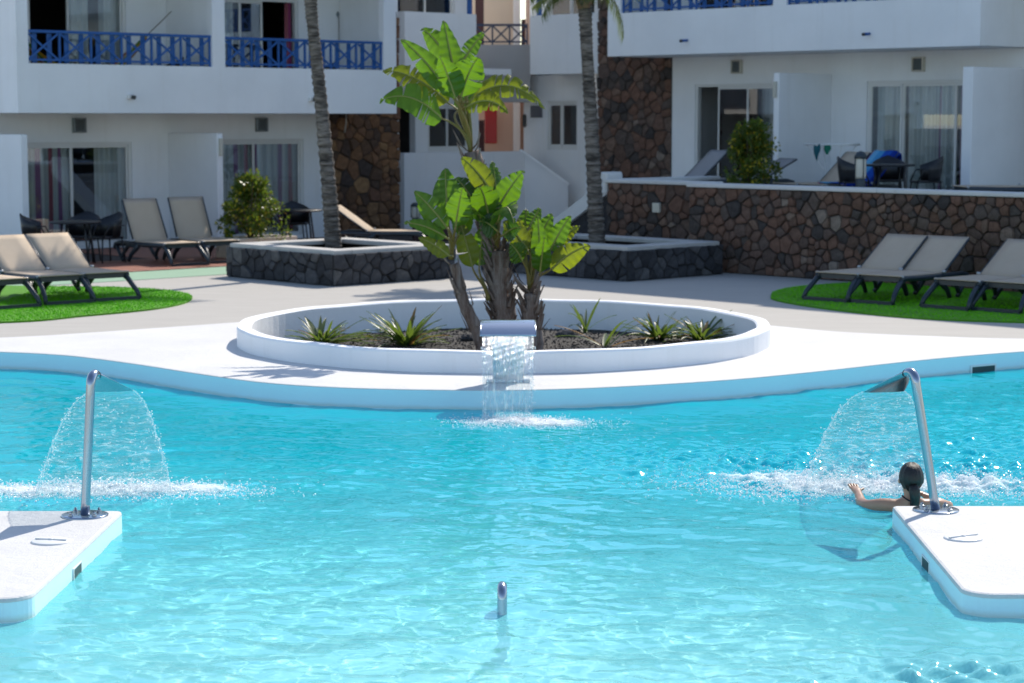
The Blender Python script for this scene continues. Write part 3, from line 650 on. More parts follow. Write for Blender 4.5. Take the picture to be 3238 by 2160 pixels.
bx('back_wall', CRB, MATS['room_dark'], -3.4, .1, 3.5, 3.7, 0, 7.6, 0); bx('side_wall', CRB, wp, -3.5, -3.3, 1.201, 3.7, 0, 7.59, .004); bx('roof', CRB, wp, -3.5, .1, -.1, 4, 7.6, 7.8, .01); bx('side_wall', CRB, wp, 0, .1, 1.201, 3.5, 0, 7.59, .004)
sliding_door(CRB, -2.74, -1.75, 1.69, 2.80, 1.0, [-2.3], [(-2.7, -2.1, 'sheer_curtain', 5)], name='window'); sliding_door(CRB, -2.7, -1.2, 4.0, 5.4, 1.0, [-2.0], [(-2.6, -1.3, 'sheer_curtain', 9)], name='window')
MB().box(-3.25, -2.87, .965, .999, 2.42, 2.69, .006).build('slate_plaque', MATS['blue_slate'], CRB)
PS = empty('passage_building', (0, 48, 0), 0, 'cream and pink passage with navy railing and red shutter between two white wings', 'building')
bx('bridge_slab', PS, MATS['grey_plaster'], -.95, .42, 0, .9, 2.77, 4.07, .006); railing(PS, -.86, .36, .06, 4.072, 4.54, 3, 'navy_paint', False)
bx('upper_wall', PS, MATS['cream_plaster'], -1.6, .06, 3.0, 3.2, 0, 7, 0); bx('lower_wall', PS, MATS['pink_plaster'], -1.6, .30, 2.7, 2.99, 0, 2.95, 0)
v = [(-1.6, 2.4, 2.0), (-.05, 2.4, 2.0)]
bx('column', PS, wp, .03, .20, 2.4, 2.6, 0, 6.5, .01); bx('side_wall', PS, MATS['pink_plaster'], .34, .5, .91, 5.5, 0, 7, .004)
bx('dark_door', PS, MATS['dark_wood'], -.86, -.66, 1.5, 1.56, 4.08, 6.2, .004); bx('dark_door', PS, MATS['dark_wood'], -.83, -.66, 2.2, 2.26, 1.55, 2.36, .004); bx('shutter', PS, MATS['red_enamel'], -.655, -.36, 2.45, 2.53, 1.80, 2.68, .02)
bx('floor', PS, MATS['cream_plaster'], -1.6, .33, .0, 2.69, 1.2, 1.5, 0); bx('dark_door', PS, MATS['dark_wood'], .22, .32, 2.3, 2.36, 3.0, 4.75, .004)
bx('lantern', PS, MATS['black_plastic'], .24, .335, .4, .5, 2.2, 2.5, .03)
# ================================================================ terraces, grass mats
def poly_sheet(name, pts, z, mat, smooth_n=0):
    if smooth_n:
        P = [Vector(p) for p in pts]; n = len(P); out = []
        for i in range(n):
            a, b, c, d = P[i - 1], P[i], P[(i + 1) % n], P[(i + 2) % n]
            for k in range(smooth_n):
                t = k / smooth_n; out.append(.5 * ((2 * b) + (c - a) * t + (2 * a - 5 * b + 4 * c - d) * t * t + (3 * b - a - 3 * c + d) * t ** 3))
        pts = [(p.x, p.y) for p in out]
    v, f = prism(pts, -.02, z, 0, False)
    return tag(link(name, mesh(name, v, f), MATS[mat]), kind='structure'), pts
def L2W(x, y): c, s = math.cos(RL), math.sin(RL); return (-7.174 + x * c - y * s, 39.434 + x * s + y * c)
def R2W(x, y): c, s = math.cos(RR), math.sin(RR); return (3.308 + x * c - y * s, 32.837 + x * s + y * c)
# terracotta tiles in front of the left building: each tile is laid on its own
tt = [L2W(*p) for p in ((-6.5, -.01), (-6.5, -5.6), (1.1, -5.6), (4.9, -3.6), (6.6, -3.6), (6.6, -.03))]
poly_sheet('terrace_bed', tt, .004, 'dark_mortar')
TE = empty('tile_paving', (-7.174, 39.434, 0), RL); tag(TE, kind='structure')
tm = MB().box(-.158, .158, -.158, .158, .0, .012, .003).build('tile', MATS['terracotta_tile'], TE); tm.location = (-2.2, -5.4, .002); cnt = 0
for i in range(-13, 14):
    for j in range(16):
        x, y = i * .33 + .11, -5.42 + j * .33
        if -4.2 < x < 2.6 and y < -3.0 + 2.8 * (x > -3) and cnt < 290 and not (x > 1.0 and y < -4.7) and not (x < -1.8 and y > -3.4):
            o = tm.copy(); COL.objects.link(o); o.location = (x, y, .002); cnt += 1
gp = [L2W(*p) for p in ((-9, -5.62), (-9, -7.0), (2.2, -7.0), (1.2, -5.62))]
poly_sheet('green_strip', gp, .003, 'green_sport_paint')
tL, tLp = poly_sheet('grass_mat', [(-8.6, 24.4), (-6.06, 24.65), (-5.2, 25.5), (-4.5, 26.45), (-4.27, 27.55), (-4.5, 28.75), (-5.3, 29.6), (-6.6, 29.9), (-8.6, 29.6)][::1], .018, 'artificial_grass', 8)
tR, tRp = poly_sheet('grass_mat', [(3.53, 28.4), (3.52, 27.6), (4.0, 26.4), (4.87, 25.2), (6.07, 24.65), (8.6, 24.2), (9, 27), (7.4, 29.5), (5.4, 30.6), (4.3, 30.1), (3.75, 29.3)], .018, 'artificial_grass', 8)
def grass_fuzz(name, pts, n, seed):
    rg = np.random.default_rng(seed); P = np.array(pts); lo, hi = P.min(0), P.max(0); v = []; f = []; k = 0
    def inside(x, y):
        c = False; j = len(P) - 1
        for i in range(len(P)):
            if (P[i][1] > y) != (P[j][1] > y) and x < (P[j][0] - P[i][0]) * (y - P[i][1]) / (P[j][1] - P[i][1]) + P[i][0]: c = not c
            j = i
        return c
    while k < n:
        x, y = rg.uniform(lo, hi)
        if not (-6.7 < x < 6.8) or not inside(x, y): 
            n -= .4; continue
        a = rg.uniform(0, 6.28); h = rg.uniform(.010, .022); w = .007; lx, ly = rg.normal(0, .012, 2); dx, dy = math.cos(a) * w, math.sin(a) * w; o = len(v)
        v += [(x - dx, y - dy, .016), (x + dx, y + dy, .016), (x + lx, y + ly, .016 + h)]; f.append((o, o + 1, o + 2)); k += 1
    return tag(link(name, mesh(name, v, f), MATS['grass_blade']), 'short green blades of the artificial grass mat', 'grass', kind='stuff')
t = NT('grass_blade'); c = t.mix(t.noise(30, 2), (.09, .44, .006), (.24, .66, .015)); t.done(t.princ(c, .85, .08))
grass_fuzz('artificial_grass', tLp, 26000, 3); grass_fuzz('artificial_grass', tRp, 22000, 4)

# ================================================================ loungers
t = NT('tan_sling'); co = t.coord(); w1 = t.n('ShaderNodeTexWave'); w1.inputs['Scale'].default_value = 95; t.l(co, w1.inputs['Vector'])
c = t.mix(t.noise(5, 4), (.57, .46, .345), (.64, .53, .41)); c = t.mix(t.math('MULTIPLY', w1.outputs['Fac'], .25), c, (.42, .35, .27))
p_ = t.princ(c, .8, .2, 0, t.bump(w1.outputs['Fac'], .2, .003)); tl = t.n('ShaderNodeBsdfTranslucent'); t.l(c, tl.inputs['Color']); m_ = t.n('ShaderNodeMixShader'); m_.inputs[0].default_value = .2; t.l(p_, m_.inputs[1]); t.l(tl.outputs[0], m_.inputs[2]); t.done(m_.outputs[0])
mat_simple('grey_sling', (.30, .29, .29), .8, 0, .06); mat_simple('anthracite_resin', (.018, .030, .042), .38, 0, .2, 5, 40, .08); mat_simple('pale_hinge', (.42, .43, .44), .4, .3, .1)
def make_lounger(rise, sling='tan_sling', w=.62):
    r = empty('sun_lounger'); fr = MATS['anthracite_resin']; h = w / 2; zs = .315
    m = MB()
    for s in (-1, 1):
        y = s * (h + .005)
        m.tube([(-1.92, y, zs - .10), (-1.88, y, zs - .03), (-1.75, y, zs + .0), (-.9, y, zs - .005), (-.32, y, zs + .01), (-.26, y, zs - .0)], .033, 8, flat=1.2)
    m.bar((-.30, -h, zs - .005), (-.30, h, zs - .005), .05, .06); m.bar((-1.86, -h, zs - .05), (-1.86, h, zs - .05), .05, .05); m.bar((-1.24, -h, zs - .03), (-1.24, h, zs - .03), .05, .04)
    m.build('frame', fr, r)
    for s in (-1, 1):
        y = s * h
        MB().tube([(-.36, y * .98, zs), (-.24, y * 1.0, zs - .04), (-.13, y * 1.04, zs - .13), (-.05, y * 1.1, .11), (0, y * 1.14, .018)], [.034, .036, .034, .031, .03], 8).build('front_leg', fr, r)
        MB().tube([(-1.12, y, zs - .01), (-1.22, y * 1.02, zs - .09), (-1.36, y * 1.06, .12), (-1.42, y * 1.08, .018)], [.045, .042, .034, .03], 8).tube([(-1.86, y, zs - .06), (-1.74, y * 1.03, .12), (-1.62, y * 1.06, .02)], [.036, .032, .03], 8).tube([(-1.18, y, zs - .05), (-1.45, y, zs - .03), (-1.62, y * 1.03, .14), (-1.66, y * 1.06, .05)], [.03, .034, .03, .028], 8).build('rear_leg', fr, r)
    MB().bar((0, -h * 1.14, .025), (0, h * 1.14, .025), .035, .045).build('foot_bar', fr, r)
    # sling seat, slightly sagging
    def sheet(x0, z0, x1, z1, n=8, sag=.012):
        v = []; f = []
        for i in range(n + 1):
            t_ = i / n
            for j in range(5):
                u = j / 4; sg_ = sag * math.sin(math.pi * t_) * math.sin(math.pi * u)
                v.append((x0 + (x1 - x0) * t_, (u - .5) * (w + .02), z0 + (z1 - z0) * t_ - sg_))
        m2 = len(v); v += [(a, b, c - .012) for a, b, c in v]
        for i in range(n):
            for j in range(4): q = (i * 5 + j, (i + 1) * 5 + j, (i + 1) * 5 + j + 1, i * 5 + j + 1); f += [q[::-1], tuple(k + m2 for k in q)]
        ring = [i * 5 for i in range(n + 1)] + [n * 5 + j for j in range(1, 5)] + [i * 5 + 4 for i in range(n - 1, -1, -1)] + [j for j in range(3, 0, -1)]
        f += [(ring[i], ring[(i + 1) % len(ring)], ring[(i + 1) % len(ring)] + m2, ring[i] + m2) for i in range(len(ring))]
        return MB().add(v, f, True)
    sheet(-.22, zs + .05, -1.26, zs + .045).build('seat_sling', MATS[sling], r)
    L = .78; a = math.asin(rise / L); hx = -1.26 - L * math.cos(a)
    b = sheet(-1.265, zs + .047, hx, zs + .047 + rise).build('backrest', MATS[sling], r)
    for s in (-1, 1):
        MB().tube([(-1.26, s * (h + .02), zs + .03), (hx, s * (h + .012), zs + .03 + rise)], .016, 6).build('backrest_rail', fr, b)
        MB().tube([(-1.26, s * (h + .005), zs + .055), (-1.26, s * (h + .05), zs + .055)], .02, 8).build('hinge', MATS['pale_hinge'], r)
        MB().tube([(-.27, s * (h - .02), zs + .038), (-.27, s * (h + .03), zs + .038)], .016, 8).build('clip', MATS['pale_hinge'], r)
    return r
PR = {}
def lounger(x, y, deg, rise, label, group=None, sling='tan_sling', z=0.018):
    k = (rise, sling)
    if k in PR: o = copy_tree(PR[k])
    else: o = PR[k] = make_lounger(rise, sling)
    for q in ('group',):
        if q in o: del o[q]
    o.location = (x, y, z); o.rotation_euler = (0, 0, R(deg)); tag(o, label, 'sun lounger', group); return o
gA = 'sun loungers on the sunlit grass mat'
lounger(-5.22, 27.49, -50, .45, 'tan sun lounger with dark frame on sunlit grass, nearest the round white planter', gA)
lounger(-5.72, 27.0, -50, .45, 'tan sun lounger in the middle of the sunlit grass mat', gA)
lounger(-6.28, 26.35, -47, .45, 'dark lounger foot frame on the sunlit grass, farthest from the round planter', gA)
gB = 'sun loungers on the shaded grass mat'
lounger(4.12, 27.42, -134, .44, 'tan sun lounger at the tip of the shaded grass mat, beside the stone wall', gB)
lounger(4.63, 27.0, -133, .44, 'second tan sun lounger from the tip of the shaded grass mat', gB)
lounger(5.45, 26.25, -136, .44, 'third tan sun lounger from the tip of the shaded grass mat', gB)
lounger(6.0, 25.85, -135, .44, 'fourth tan sun lounger from the tip of the shaded grass mat', gB)
gC = 'upright loungers on the terracotta terrace'
lounger(-5.25, 34.1, -50, .69, 'upright tan lounger on terracotta tiles beside the black garden table', gC, z=.014)
lounger(-4.72, 34.72, -56, .69, 'upright tan lounger on terracotta tiles beside the flowering shrub box', gC, z=.014)
lounger(-1.35, 38.3, -8, .45, 'tan lounger behind the black stone planter, against the ochre stone panel', z=.0)
gD = 'sun loungers up on the raised terrace'
def rl(x, y, deg, rise, label, sling='tan_sling'):
    X, Y_ = R2W(x, y); return lounger(X, Y_, deg, rise, label, gD, sling, TZ)
rl(-4.35, 2.5, -155, .52, 'grey lounger with raised back beside the flowering shrub on the raised terrace', 'grey_sling')
rl(-3.9, 3.7, -158, .36, 'low grey lounger half hidden behind the terrace shrub', 'grey_sling')
rl(-1.15, 2.6, -150, .52, 'tan lounger with raised back under the clothes airer')
tw_l = rl(-.45, 2.5, -148, .52, 'lounger under the blue and pink beach towel on the raised terrace')
_k = bx('terrace_step', None, MATS['coping_concrete'], 1.9, 9, .26, 2.2, TZ - .01, TZ + .11, .01); _k.location = BR.location; _k.rotation_euler = (0, 0, RR); tag(_k, kind='structure')
rl(3.6, .75, -175, .01, 'flat tan lounger showing just above the white wall coping'); rl(5.3, 1.1, -172, .01, 'second flat lounger above the wall coping, beyond the white partition')
for _o in list(bpy.data.objects):
    if 'label' in _o and 'flat' in _o['label'] and _o.name.startswith('sun_lounger'): _o.location.z += .112
# beach towel draped over the lounger back
t = NT('beach_towel'); co = t.coord(); sx = t.n('ShaderNodeSeparateXYZ'); t.l(co, sx.inputs[0]); u_ = t.math('ADD', t.math('MULTIPLY', sx.outputs[1], 1.45), .5)
c = t.ramp(u_, [(0, (.42, .03, .20)), (.10, (.13, .36, .55)), (.3, (.06, .26, .48)), (.5, (.012, .07, .36)), (.8, (.006, .03, .22))], 'CONSTANT'); t.done(t.princ(c, .95, .1, 0, t.bump(t.noise(200, 2), .4, .004)))
v = []; f = []; path = [(-.62, .375), (-.9, .378), (-1.2, .372), (-1.30, .405), (-1.45, .54), (-1.65, .72), (-1.82, .875), (-1.86, .90), (-1.895, .87), (-1.91, .70), (-1.92, .58)]
for i, (x, z) in enumerate(path):
    for j in range(9):
        u = j / 8 - .5; v.append((x + .01 * math.sin(7 * u + i), u * (.72 + .03 * math.sin(i * 2.1)), z + .012 + .006 * math.sin(11 * u + i * 1.7) - (.05 if abs(u) > .47 else 0)))
f = [(i * 9 + j, i * 9 + j + 1, (i + 1) * 9 + j + 1, (i + 1) * 9 + j) for i in range(len(path) - 1) for j in range(8)]
tw = link('beach_towel', mesh('beach_towel', v, f, True), MATS['beach_towel']); tw.location = tw_l.location; tw.rotation_euler = tw_l.rotation_euler
tag(tw, 'blue beach towel with a pink edge draped over a lounger back', 'towel')
_sm = tw.modifiers.new('thick', 'SOLIDIFY'); _sm.thickness = .012
# ================================================================ tables and chairs
def make_table():
    r = empty('garden_table'); m = MATS['black_plastic']
    MB().lathe([(.0, .675), (.40, .675), (.42, .685), (.42, .70), (.40, .708), (0, .708)], 28, cap=False).build('table_top', m, r)
    for k in range(4):
        a = R(45 + 90 * k); c, s = math.cos(a), math.sin(a); MB().tube([(.26 * c, .26 * s, .68), (.30 * c, .30 * s, .4), (.36 * c, .36 * s, 0)], .017, 7).build('leg', m, r)
    return r
def make_chair():
    r = empty('garden_chair'); m = MATS['black_plastic']
    MB().box(-.22, .22, -.21, .21, .40, .435, .015).build('seat', m, r)
    v = []; f = []; n = 12
    for k in range(n + 1):
        a = R(180 + 190 * (k / n - .5)); hh = .84 - .16 * abs(k / n - .5) * 2
        for z, rr in ((.43, .24), (.6, .265), (hh, .285)): v.append((rr * math.cos(a), rr * math.sin(a), z))
    f = [(k * 3 + j, (k + 1) * 3 + j, (k + 1) * 3 + j + 1, k * 3 + j + 1) for k in range(n) for j in range(2)]
    o = link('backrest', mesh('backrest', v, f, True), m, r); s_ = o.modifiers.new('thick', 'SOLIDIFY'); s_.thickness = .018
    for sx_ in (-1, 1):
        for sy in (-1, 1): MB().tube([(sx_ * .19, sy * .18, .42), (sx_ * .23, sy * .22, 0)], .014, 6).build('leg', m, r)
    for sy in (-1, 1): MB().tube([(-.2, sy * .24, .62), (.1, sy * .25, .61), (.2, sy * .22, .42)], .014, 6).build('armrest', m, r)
    return r
T0 = C0 = None
def dining(x, y, z, chairs, where, key):
    global T0, C0
    if T0 is None: T0 = make_table(); o = T0
    else: o = copy_tree(T0)
    o.location = (x, y, z); tag(o, 'round black garden table ' + where, 'table')
    for i, (dx, dy, deg, wh) in enumerate(chairs):
        if C0 is None: C0 = make_chair(); c = C0
        else: c = copy_tree(C0)
        c.location = (x + dx, y + dy, z); c.rotation_euler = (0, 0, R(deg)); tag(c, 'black resin garden chair ' + wh + ', ' + key, 'chair', 'black chairs ' + key)
dining(-7.2, 34.5, .014, [(-.62, -.05, 5, 'half hidden by the white partition'), (.0, .62, -95, 'in front of the striped curtain'), (.42, .40, 225, 'in front of the dark door gap')], 'by the open terrace door', 'by the open door')
dining(-3.95, 38.9, .014, [(-.55, -.02, 0, 'beside the flowering shrub'), (-.15, .55, -75, 'under the maroon striped curtain')], 'behind the left palm trunk', 'behind the palm')
_x, _y = R2W(.75, 3.3); dining(_x, _y, TZ, [(-.6, -.1, 5, 'beside the blue towel'), (.62, .1, 185, 'against the end partition'), (.1, .6, -95, 'between table and glass door')], 'on the raised terrace', 'on the raised terrace')
# ================================================================ black stone planters with pale coping, palms in them
def stone_planter(x, y, a, b, label, seed):
    """corner towards the pool at (x, y); arm a runs back to the left, arm b back to the right"""
    p = empty('stone_planter', (x, y, 0), RR, label, 'planter'); H = .44; th = .3   # local -x = arm a, +y = arm b
    bx('planter_core', p, MATS['black_mortar'], -a, 0, 0, .2, 0, H, 0); bx('planter_core', p, MATS['black_mortar'], -.2, 0, .2, b, 0, H - .002, 0); bx('planter_core', p, MATS['black_mortar'], -a, -a + .2, .2, b, 0, H - .002, 0); bx('planter_core', p, MATS['black_mortar'], -a + .2, -.2, b - .2, b, 0, H - .002, 0)
    stone_face(p, 'basalt_black', -a, 0, 0, 0, H + .02, .2, seed, .008, .035); stone_face(p, 'basalt_black', 0, b, 0, 0, H + .02, .2, seed + 1, .008, .035, rot=math.pi / 2)
    stone_face(p, 'basalt_black', -a, -a + b, b, 0, H + .02, .25, seed + 2, .008, .035, rot=-math.pi / 2)
    bx('coping_slab', p, MATS['coping_concrete'], -a + .03, -.03, .03, .38, H, H + .07, .01); bx('coping_slab', p, MATS['coping_concrete'], -.38, -.031, .382, b - .382, H, H + .07, .01)
    bx('coping_slab', p, MATS['coping_concrete'], -a + .03, -.03, b - .38, b - .03, H, H + .07, .01); bx('coping_slab', p, MATS['coping_concrete'], -a + .031, -a + .38, .382, b - .382, H, H + .07, .01)
    MB().add([(-a + .2, .2, H - .1), (-.2, .2, H - .1), (-.2, b - .2, H - .1), (-a + .2, b - .2, H - .1)], [(0, 1, 2, 3)]).build('soil', MATS['volcanic_gravel'], p)
    return p
stone_planter(-2.58, 30.1, 2.6, 2.35, 'low black basalt planter with pale coping around the left leaning palm', 51)
stone_planter(1.71, 30.99, 3.2, 2.15, 'low black basalt planter in shade, built against the brown retaining wall', 61)
# ------------------------------------------------ palms
t = NT('palm_bark'); co = t.coord(); sx = t.n('ShaderNodeSeparateXYZ'); t.l(co, sx.inputs[0])
mp = t.n('ShaderNodeMapping'); mp.inputs['Scale'].default_value = (2.5, 2.5, 16); t.l(co, mp.inputs['Vector']); n1 = t.noise(1.4, 5, .7, mp.outputs[0]); n2 = t.noise(30, 4, .7, co)
c = t.ramp(n1, [(.34, (.022, .019, .018)), (.48, (.13, .115, .10)), (.62, (.29, .26, .23))]); c = t.mix(t.math('MULTIPLY', n2, .5), c, (.06, .052, .047)); t.done(t.princ(c, .95, .15, 0, t.bump(n1, .9, .04, t.bump(n2, .4, .01))))
t = NT('palm_fibre'); c = t.mix(t.noise(22, 5, .7), (.09, .055, .032), (.30, .21, .14)); t.done(t.princ(c, .95, .1, 0, t.bump(t.noise(40, 4), .7, .02)))
def leaf_mat(name, c1, c2, trans=.45, tc=None, rough=.42, scale=2.5):
    t = NT(name); co = t.coord(); oi = t.n('ShaderNodeObjectInfo'); n = t.noise(scale, 5, .6, co)
    c = t.mix(n, c1, c2)
    if name.startswith('banana'): c = t.mix(t.ramp(t.noise(5.5, 5, .7, co), [(.60, (0, 0, 0)), (.70, (.75, .75, .75))]), c, (.20, .12, .03))   # wind-browned patches
    c = t.mix(t.math('MULTIPLY', oi.outputs['Random'], .45), c, tuple(.55 * a + .45 * b for a, b in zip(c1, (.10, .12, .02))))
    p = t.princ(c, rough, .45, 0, t.bump(t.noise(20, 3), .12, .01)); tl = t.n('ShaderNodeBsdfTranslucent')
    if tc: t.l(t.mix(n, tc, tuple(v * 1.25 for v in tc)), tl.inputs['Color'])
    else: t.l(c, tl.inputs['Color'])
    m = t.n('ShaderNodeMixShader'); m.inputs[0].default_value = trans; t.l(p, m.inputs[1]); t.l(tl.outputs[0], m.inputs[2]); return t.done(m.outputs[0])
leaf_mat('palm_leaflet', (.045, .075, .012), (.12, .13, .03), .35, (.20, .26, .03))
def frond_mesh(L, droop, rg, nl=46):
    mb = MB(); pts = []; n = 14
    for i in range(n + 1):
        s = i / n; pts.append(Vector((L * s * (1 - .22 * droop * s), 0, L * (.38 * s - droop * .95 * s * s))))
    mb.tube(pts, [.018 * (1 - .85 * i / n) for i in range(n + 1)], 5)
    for k in range(nl):
        s = .12 + .88 * k / nl; i = min(n - 1, int(s * n)); p = pts[i].lerp(pts[i + 1], s * n - i); t_ = (pts[i + 1] - pts[i]).normalized()
        for sd in (-1, 1):
            ll = .42 * math.sin(math.pi * (.12 + .8 * s)) * rg.uniform(.8, 1.1) + .06; d = (t_ * .55 + Vector((0, sd * .8, 0)) + Vector((0, 0, rg.uniform(-.25, .15)))).normalized()
            w = .014; a = p; b = p + d * ll * .5 + Vector((0, 0, -.02)); c = p + d * ll + Vector((0, 0, -.16 - .1 * rg.random())); x = t_ * w
            mb.add([a - x * .5, a + x * .5, b + x, b - x, c], [(0, 1, 2, 3), (3, 2, 4)])
    me = bpy.data.meshes.new('frond'); me.from_pydata(mb.v, [], mb.f); me.update(); return me
rgp = random.Random(5); FM = [frond_mesh(1.55, d, rgp) for d in (.35, .6, .9, 1.1)]
def palm(name, pts, rads, label, nf, el0, el1, seed, loc, fs=1.0):
    rg = random.Random(seed); o = empty(name, loc, 0, label, 'palm tree'); o0 = Vector(loc)
    P = [Vector(p) - o0 for p in pts]; path = []; rad = []
    n = 150; m = len(P) - 1
    for i in range(n + 1):
        s = i / n * m; k = min(m - 1, int(s)); a, b, c, d = P[max(k - 1, 0)], P[k], P[k + 1], P[min(k + 2, m)]; t_ = s - k
        path.append(.5 * ((2 * b) + (c - a) * t_ + (2 * a - 5 * b + 4 * c - d) * t_ * t_ + (3 * b - a - 3 * c + d) * t_ ** 3))
        r0 = rads[k] + (rads[k + 1] - rads[k]) * t_; rad.append(r0 * (1 + .085 * ((i % 3) - 1) + rg.uniform(-.025, .025)))
    mb = MB().tube(path, rad, 18); mb.v = [tuple(Vector(p) + Vector((1, 1, .6)) * (.006 * noise.noise(Vector(p) * 9))) for p in mb.v]; mb.build('trunk', MATS['palm_bark'], o)
    top = path[-1]; hb = path[int(n * .915)]
    mb = MB()                                        # ragged fibre collar under the crown
    for k in range(46):
        a = rg.uniform(0, 6.28); z = rg.uniform(0, 1); q = hb.lerp(top, z); rr = rads[-1] * 1.05; d = Vector((math.cos(a), math.sin(a), 0)); t2 = Vector((-d.y, d.x, 0)); h = rg.uniform(.08, .2); w = rg.uniform(.03, .07)
        e = q + d * (rr + rg.uniform(.005, .06)) + Vector((0, 0, h)); mb.add([q + d * rr * .9 - t2 * w, q + d * rr * .9 + t2 * w, e + t2 * w * .5, e - t2 * w * .6], [(0, 1, 2, 3)])
    mb.build('fibre_collar', MATS['palm_fibre'], o)
    for k in range(nf):
        me = FM[rg.choice((0, 0, 1, 2))]; fo = link('frond', me, MATS['palm_leaflet'], o)
        fo.location = top + Vector((0, 0, .1)); fo.rotation_euler = (rg.uniform(-.3, .3), -R(rg.uniform(el0, el1)), 2.4 * k + rg.uniform(-.2, .2)); s = rg.uniform(.85, 1.15) * fs; fo.scale = (s, s, s)
    return o
palm('palm_tree', [(-2.80, 32.75, .3), (-2.85, 32.75, 1.2), (-3.0, 32.8, 2.9), (-3.10, 32.8, 3.9), (-3.14, 32.8, 4.55)], [.135, .12, .100, .09, .115], 'slender leaning palm trunk with ringed bark in the left black planter', 17, 25, 80, 5, (-2.80, 32.75, .3))
palm('palm_tree', [(1.35, 33.0, .3), (1.30, 33.0, 1.3), (1.21, 33.0, 2.9), (1.17, 33.0, 3.5), (1.13, 33.0, 4.33)], [.14, .12, .100, .095, .115], 'straight palm trunk with ringed bark and hanging fronds, beside the stone panel', 26, -20, 70, 8, (1.35, 33.0, .3), .62)
# ------------------------------------------------ flowering shrubs in boxes
leaf_mat('shrub_leaf', (.03, .065, .008), (.10, .14, .018), .35, (.16, .24, .018)); mat_simple('yellow_blossom', (.42, .33, .012), .6, 0, .3); mat_simple('twig_bark', (.10, .07, .045), .9, 0, .3)
def shrub(x, y, z, h, wb, wt, label, seed, nleaf=5200):
    rg = random.Random(seed); o = empty('flowering_shrub', (x, y, z), 0, label, 'shrub')
    mb = MB(); tips = []
    for k in range(16):
        a = rg.uniform(0, 6.28); r1 = rg.uniform(.3, 1) * wb * .4; zz = rg.uniform(.4, .95) * h; mb.tube([(0, 0, 0), (r1 * .4 * math.cos(a), r1 * .4 * math.sin(a), zz * .5), (r1 * math.cos(a), r1 * math.sin(a), zz)], [.018, .012, .004], 5)
    mb.build('stem', MATS['twig_bark'], o)
    lf = MB(); fl = MB(); cl = []
    for k in range(70):
        zz = rg.random() ** .8; wr = (wb * (1 - zz) + wt * zz) * (.55 + .45 * math.sin(math.pi * min(1, zz * .8 + .25))); a = rg.uniform(0, 6.28); r = wr * .5 * rg.uniform(.25, 1.3); cl.append((Vector((r * math.cos(a), r * math.sin(a), h * (.08 + .88 * zz))), rg.uniform(.06, .20)))
    for k in range(nleaf):
        c, s = rg.choice(cl); d = Vector((rg.gauss(0, 1), rg.gauss(0, 1), rg.gauss(0, 1))); d.normalize(); p = c + d * s * rg.uniform(.3, 1.05); L = rg.uniform(.05, .09); t1 = (d + Vector((rg.gauss(0, .6), rg.gauss(0, .6), rg.gauss(0, .6)))).normalized(); t2 = t1.cross(Vector((rg.gauss(0, 1), rg.gauss(0, 1), 1))).normalized() * L * .28
        (fl if rg.random() < .13 else lf).add([p, p + t1 * L * .5 + t2, p + t1 * L, p + t1 * L * .5 - t2], [(0, 1, 2, 3)])
    tag(lf.build('foliage', MATS['shrub_leaf'], o), kind='stuff'); tag(fl.build('blossom', MATS['yellow_blossom'], o), kind='stuff'); return o
def box_planter(x, y, z, rz, a, b, h, label, mat='cream_plaster'):
    o = empty('planter_box', (x, y, z), rz, label, 'planter')
    for q in ((-a, a, -b, -b + .07), (-a, a, b - .07, b)): bx('side_panel', o, MATS[mat], *q, 0, h, .008)
    for q in ((-a, -a + .07, -b + .071, b - .071), (a - .07, a, -b + .071, b - .071)): bx('side_panel', o, MATS[mat], *q, 0, h, .008)
    bx('soil', o, MATS['volcanic_gravel'], -a + .07, a - .07, -b + .07, b - .07, h - .12, h - .05, 0); return o
box_planter(-4.45, 36.4, .0, RL, .62, .35, .36, 'pale plaster box under the flowering shrub on the terracotta terrace'); shrub(-4.55, 36.35, .3, 1.12, 1.15, .45, 'yellow flowering shrub in a pale box between the two terrace doors', 3)
_x, _y = R2W(-1.95, 3.0); box_planter(_x, _y, TZ, RR, .75, .28, .2, 'low concrete box under the shrub on the raised terrace', 'coping_concrete'); shrub(_x - .05, _y, TZ + .12, 1.28, .75, .62, 'tall yellow flowering shrub on the raised terrace', 9, 5200)
# ------------------------------------------------ lamps, airer, hammock
def bollard(x, y, z, h, label, base='anthracite_resin'):
    o = empty('bollard_lamp', (x, y, z), 0, label, 'lamp')
    MB().lathe([(.075, 0), (.075, h * .55), (.07, h * .56)], 16).build('post', MATS[base], o); MB().lathe([(.082, h * .56), (.088, h * .6), (.088, h * .84), (.082, h * .88)], 16).build('glass_shade', MATS['beige_lamp'], o)
    MB().lathe([(.10, h * .88), (.10, h * .92), (.06, h * .98), (.01, h)], 16).build('cap', MATS[base], o)
    for k in range(4): a = R(90 * k + 20); MB().tube([(.095 * math.cos(a), .095 * math.sin(a), h * .56), (.095 * math.cos(a), .095 * math.sin(a), h * .9)], .008, 5).build('guard_bar', MATS[base], o)
    return o
_x, _y = R2W(1.75, 1.2); bollard(_x, _y, TZ, .96, 'dark bollard lamp with round glass head on the raised terrace')
bollard(-1.95, 42.3, .0, .72, 'lantern bollard lamp at the foot of the grey stair wall')
bx('wooden_chest', None, MATS['dark_wood'], -.35, .35, -.22, .22, 0, .34, .015); _o = bpy.data.objects['wooden_chest']; _o.location = (-1.6, 41.5, 0); tag(_o, 'low reddish brown chest beside the lantern at the stair wall', 'chest')
_x, _y = R2W(-2.2, 5.55); A_ = empty('clothes_airer', (_x, _y, TZ), RR, 'white folding clothes airer against the white terrace partition', 'airer'); A_.scale = (1, 1, 1.13)
